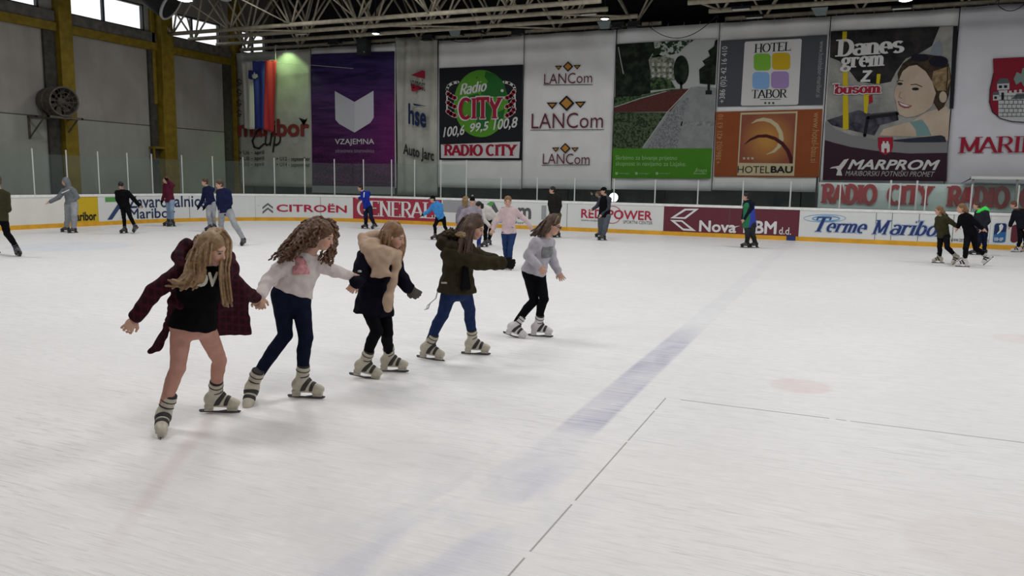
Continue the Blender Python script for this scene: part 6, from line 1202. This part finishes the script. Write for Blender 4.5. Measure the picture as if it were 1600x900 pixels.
crowd('person in dark hooded jacket and khaki trousers beyond the lilac sweatshirt girl', (867, 371), None, (863, 297), (-.97, .15, -.05), (866, 304), [(860, 308), (873, 308)], [(859, 320), (875, 321)], [(861, 332), (872, 332)], [(863, 336), (872, 336)], [(862, 352), (870, 352)], [(864, 371, -.9, .3, 0, 0), (870, 371, -.9, .3, 0, 0)],
      ('jacket', CL('charcoal_jacket', (.020, .019, .018)), dict(t=.036, hem=.0, hood=1.1)), ('trousers', KHK, dict(t=.034, w=1.1)), ('black', 0, 0))
P = crowd('man in black vest, black cap and grey trousers standing by the red ringed board', (939, 376), None, (943, 298.5), (-.95, .25, -.1), (946, 306.5), [(939, 311), (952, 311)], [(933, 322), (951, 325)], [(926.5, 326.5), (941, 335)], [(939.5, 338), (949, 338)], [(938, 354), (946, 355)], [(936.5, 370.5, -.9, .4, 0, 0), (941, 375.5, -.9, .4, 0, 0)],
      ('pullover', CL('slate_sleeves', (.055, .058, .075)), dict(t=.022, hem=.0)), ('trousers', CL('washed_grey', (.10, .11, .13)), dict(t=.026, w=1.08)), ('black', 0, 0), headwear=('cap', BLK), bulk=1.05)
f = Field(); x_, y_, up = P.frame(); K = P.k; f.cone(P.pel-up*.03, P.neck*.72+P.pel*.28, (.205*K, .165*K), (.185*K, .15*K), x_, .04); f.el(P.neck*.75+P.pel*.25, (.185*K, .15*K, .20*K), np.stack([x_, y_, up]), .04, clip=((P.neck, up),)); P.part(f, 'vest', BLK, noise=(.004, 4))
P = crowd('man in long blue and green bib vest skating past the maroon board', (1171, 387), None, (1165.5, 307), (-.96, .2, -.05), (1169.5, 315), [(1164.5, 319), (1175, 319)], [(1163, 330), (1170, 332)], [(1161, 341), (1164, 341.5)], [(1167.5, 352), (1176, 352)], [(1168, 367), (1175.5, 367)], [(1165, 387, -.97, .2, 0, 0), (1178, 387, -.97, .2, 0, 0)],
      ('sweater', CL('navy_sweater', (.010, .013, .022)), dict(t=.026, hem=.0, collar=.03)), ('trousers', CL('charcoal', (.024, .027, .028)), dict(t=.026)), ('black', 0, 0))
f = Field(); x_, y_, up = P.frame(); K = P.k; q = P.px((1171.5, 355.5, 0), (1170, 322, 0)); f.cone(q[0], q[1], (.185*K, .225*K), (.175*K, .155*K), x_, .03); f.el(q[1], (.175*K, .15*K, .14*K), np.stack([x_, y_, up]), .03, clip=((P.neck, up),))
fw = P.fw; c0 = q[0]*.5+q[1]*.5
def vest_colour(V):
    d = (V-c0)@fw; z = V[:, 2]; m = d > .085+.03*np.sin(z*5); col = np.tile(np.array([.035, .055, .36]), (len(V), 1)); col[m] = (.02, .17, .07); return col
P.part(f, 'bib_vest', mat('bib_cloth', (.1, .1, .3), .8, attr=True), noise=(.003, 4), colour=vest_colour)
P = crowd('girl in olive jacket and black leggings leading two others by the hand', (1472, 411), 1.52, (1467, 329), (-.95, .25, -.1), (1471, 337.5), [(1466, 342), (1478, 342)], [(1464, 353), (1486, 347)], [(1468, 361), (1493.5, 352.5)], [(1470, 370), (1479, 370)], [(1468, 387), (1480, 387)], [(1465.5, 411, -.95, .3, 0, 0), (1496, 409, -.6, .5, .10, 35)],
      ('jacket', OLV, dict(t=.032, hem=.03, hood=1)), ('leggings', BLK, dict(t=.010)), ('light_brown', .12, .5), kind='cream')
f = Field(); f.chain([P.neck+P.rt*a_*.07+P.cm*b_*.08+V3(0, 0, .02) for a_, b_ in ((-1, .3), (-.3, 1), (.8, .8), (1.1, -.2), (.2, -1))], [.03]*5, .02); P.part(f, 'fur_trim', mat('pale_fur', (.30, .22, .13), .95, .1, var=.3, vscale=40), noise=(.008, 12))
crowd('girl in black with brown hair, middle one of three holding hands', (1510, 416), 1.62, (1502, 325.5), (-.95, .25, -.05), (1507, 335), [(1502, 340), (1514, 339)], [(1499, 350), (1524, 348)], [(1497, 354), (1534, 356)], [(1513, 366), (1521, 366)], [(1509, 388), (1525, 389)], [(1504, 417, -.95, .3, 0, 0), (1545, 408, -.6, .45, .12, 40)],
      ('sweatshirt', BLK, dict(t=.026, hem=.02)), ('leggings', BLK, dict(t=.012)), ('light_brown', .14, .6), kind='white')
P = crowd('boy in dark jacket with bright neon green hood', (1529, 399), None, (1526, 321), (-.95, .2, -.05), (1532, 329), [(1527, 333), (1541, 333)], [(1524, 345), (1544, 346)], [(1526, 352), (1535, 357)], [(1530, 359), (1539, 359)], [(1530, 378), (1538, 379)], [(1522, 398, -.95, .2, 0, 0), (1535.5, 398, -.95, .2, 0, 0)],
      ('jacket', CL('dark_jacket', (.022, .025, .032)), dict(t=.032, hem=.02)), ('jeans', NVY, dict(t=.016)), ('dark_brown', 0, 0))
f = Field(); f.chain([P.neck+P.rt*a_*.085+P.cm*b_*.09+V3(0, 0, c_) for a_, b_, c_ in ((-.9, .6, -.05), (-.4, 1.1, -.02), (.7, 1.0, .03), (1.3, .0, .06), (.7, -1.0, .04), (-.6, -1.0, -.03))], [.03, .04, .05, .06, .05, .035], .03); f.el(P.neck+P.rt*.13+V3(0, 0, .0), (.10, .11, .08), k=.04); P.part(f, 'neon_hood', mat('neon_green', (.06, .80, .10), .7, .2))
P = crowd('person in dark navy jacket with brown fur hood at the right edge', (1593, 394), None, (1583.5, 320), (-.9, .3, -.3), (1591, 328), [(1586, 332), (1600, 331)], [(1582, 343), (1604, 345)], [(1578.5, 352), (1602, 356)], [(1594, 356), (1602, 356)], [(1594, 374), (1602, 374)], [(1588, 394, -.9, .35, 0, 0), (1600, 393, -.9, .35, 0, 0)],
      ('jacket', CL('night_jacket', (.012, .013, .020)), dict(t=.036, hem=.03)), ('trousers', BLK, dict(t=.014)), ('auburn', 0, 0), kind='white')
f = Field(); f.chain([P.neck+P.rt*a_*.08+P.cm*b_*.09+V3(0, 0, .01) for a_, b_ in ((-.8, .7), (.3, 1.1), (1.2, .5), (1.2, -.5), (.2, -1))], [.035, .04, .045, .04, .035], .02); P.part(f, 'fur_trim', mat('brown_fur', (.07, .05, .035), .95, .1, var=.3, vscale=40), noise=(.008, 12))

# someone standing behind the boards with a raised fist
xb = float(at(935, 303, 1, 30.35)[0]); fa, fb = pix((xb-.08, 30.35, .06)), pix((xb+.08, 30.35, .06))
crowd('person in navy jacket raising a fist behind the boards near the capped man', pix((xb, 30.3, 0)), 1.70, (934.5, 303), (-.95, .2, 0), (938, 310.5), [(931.5, 314), (944, 314)], [(928, 318), (946, 326)], [(925, 306), (944, 336)], [(934, 338), (942, 338)], [(934, 350), (942, 350)],
      [(*fa, -.9, .3, .06, 0), (*fb, -.9, .3, .06, 0)], ('jacket', NVY, dict(t=.03, hem=.03)), ('trousers', BLK, dict(t=.012)), ('auburn', 0, 0))
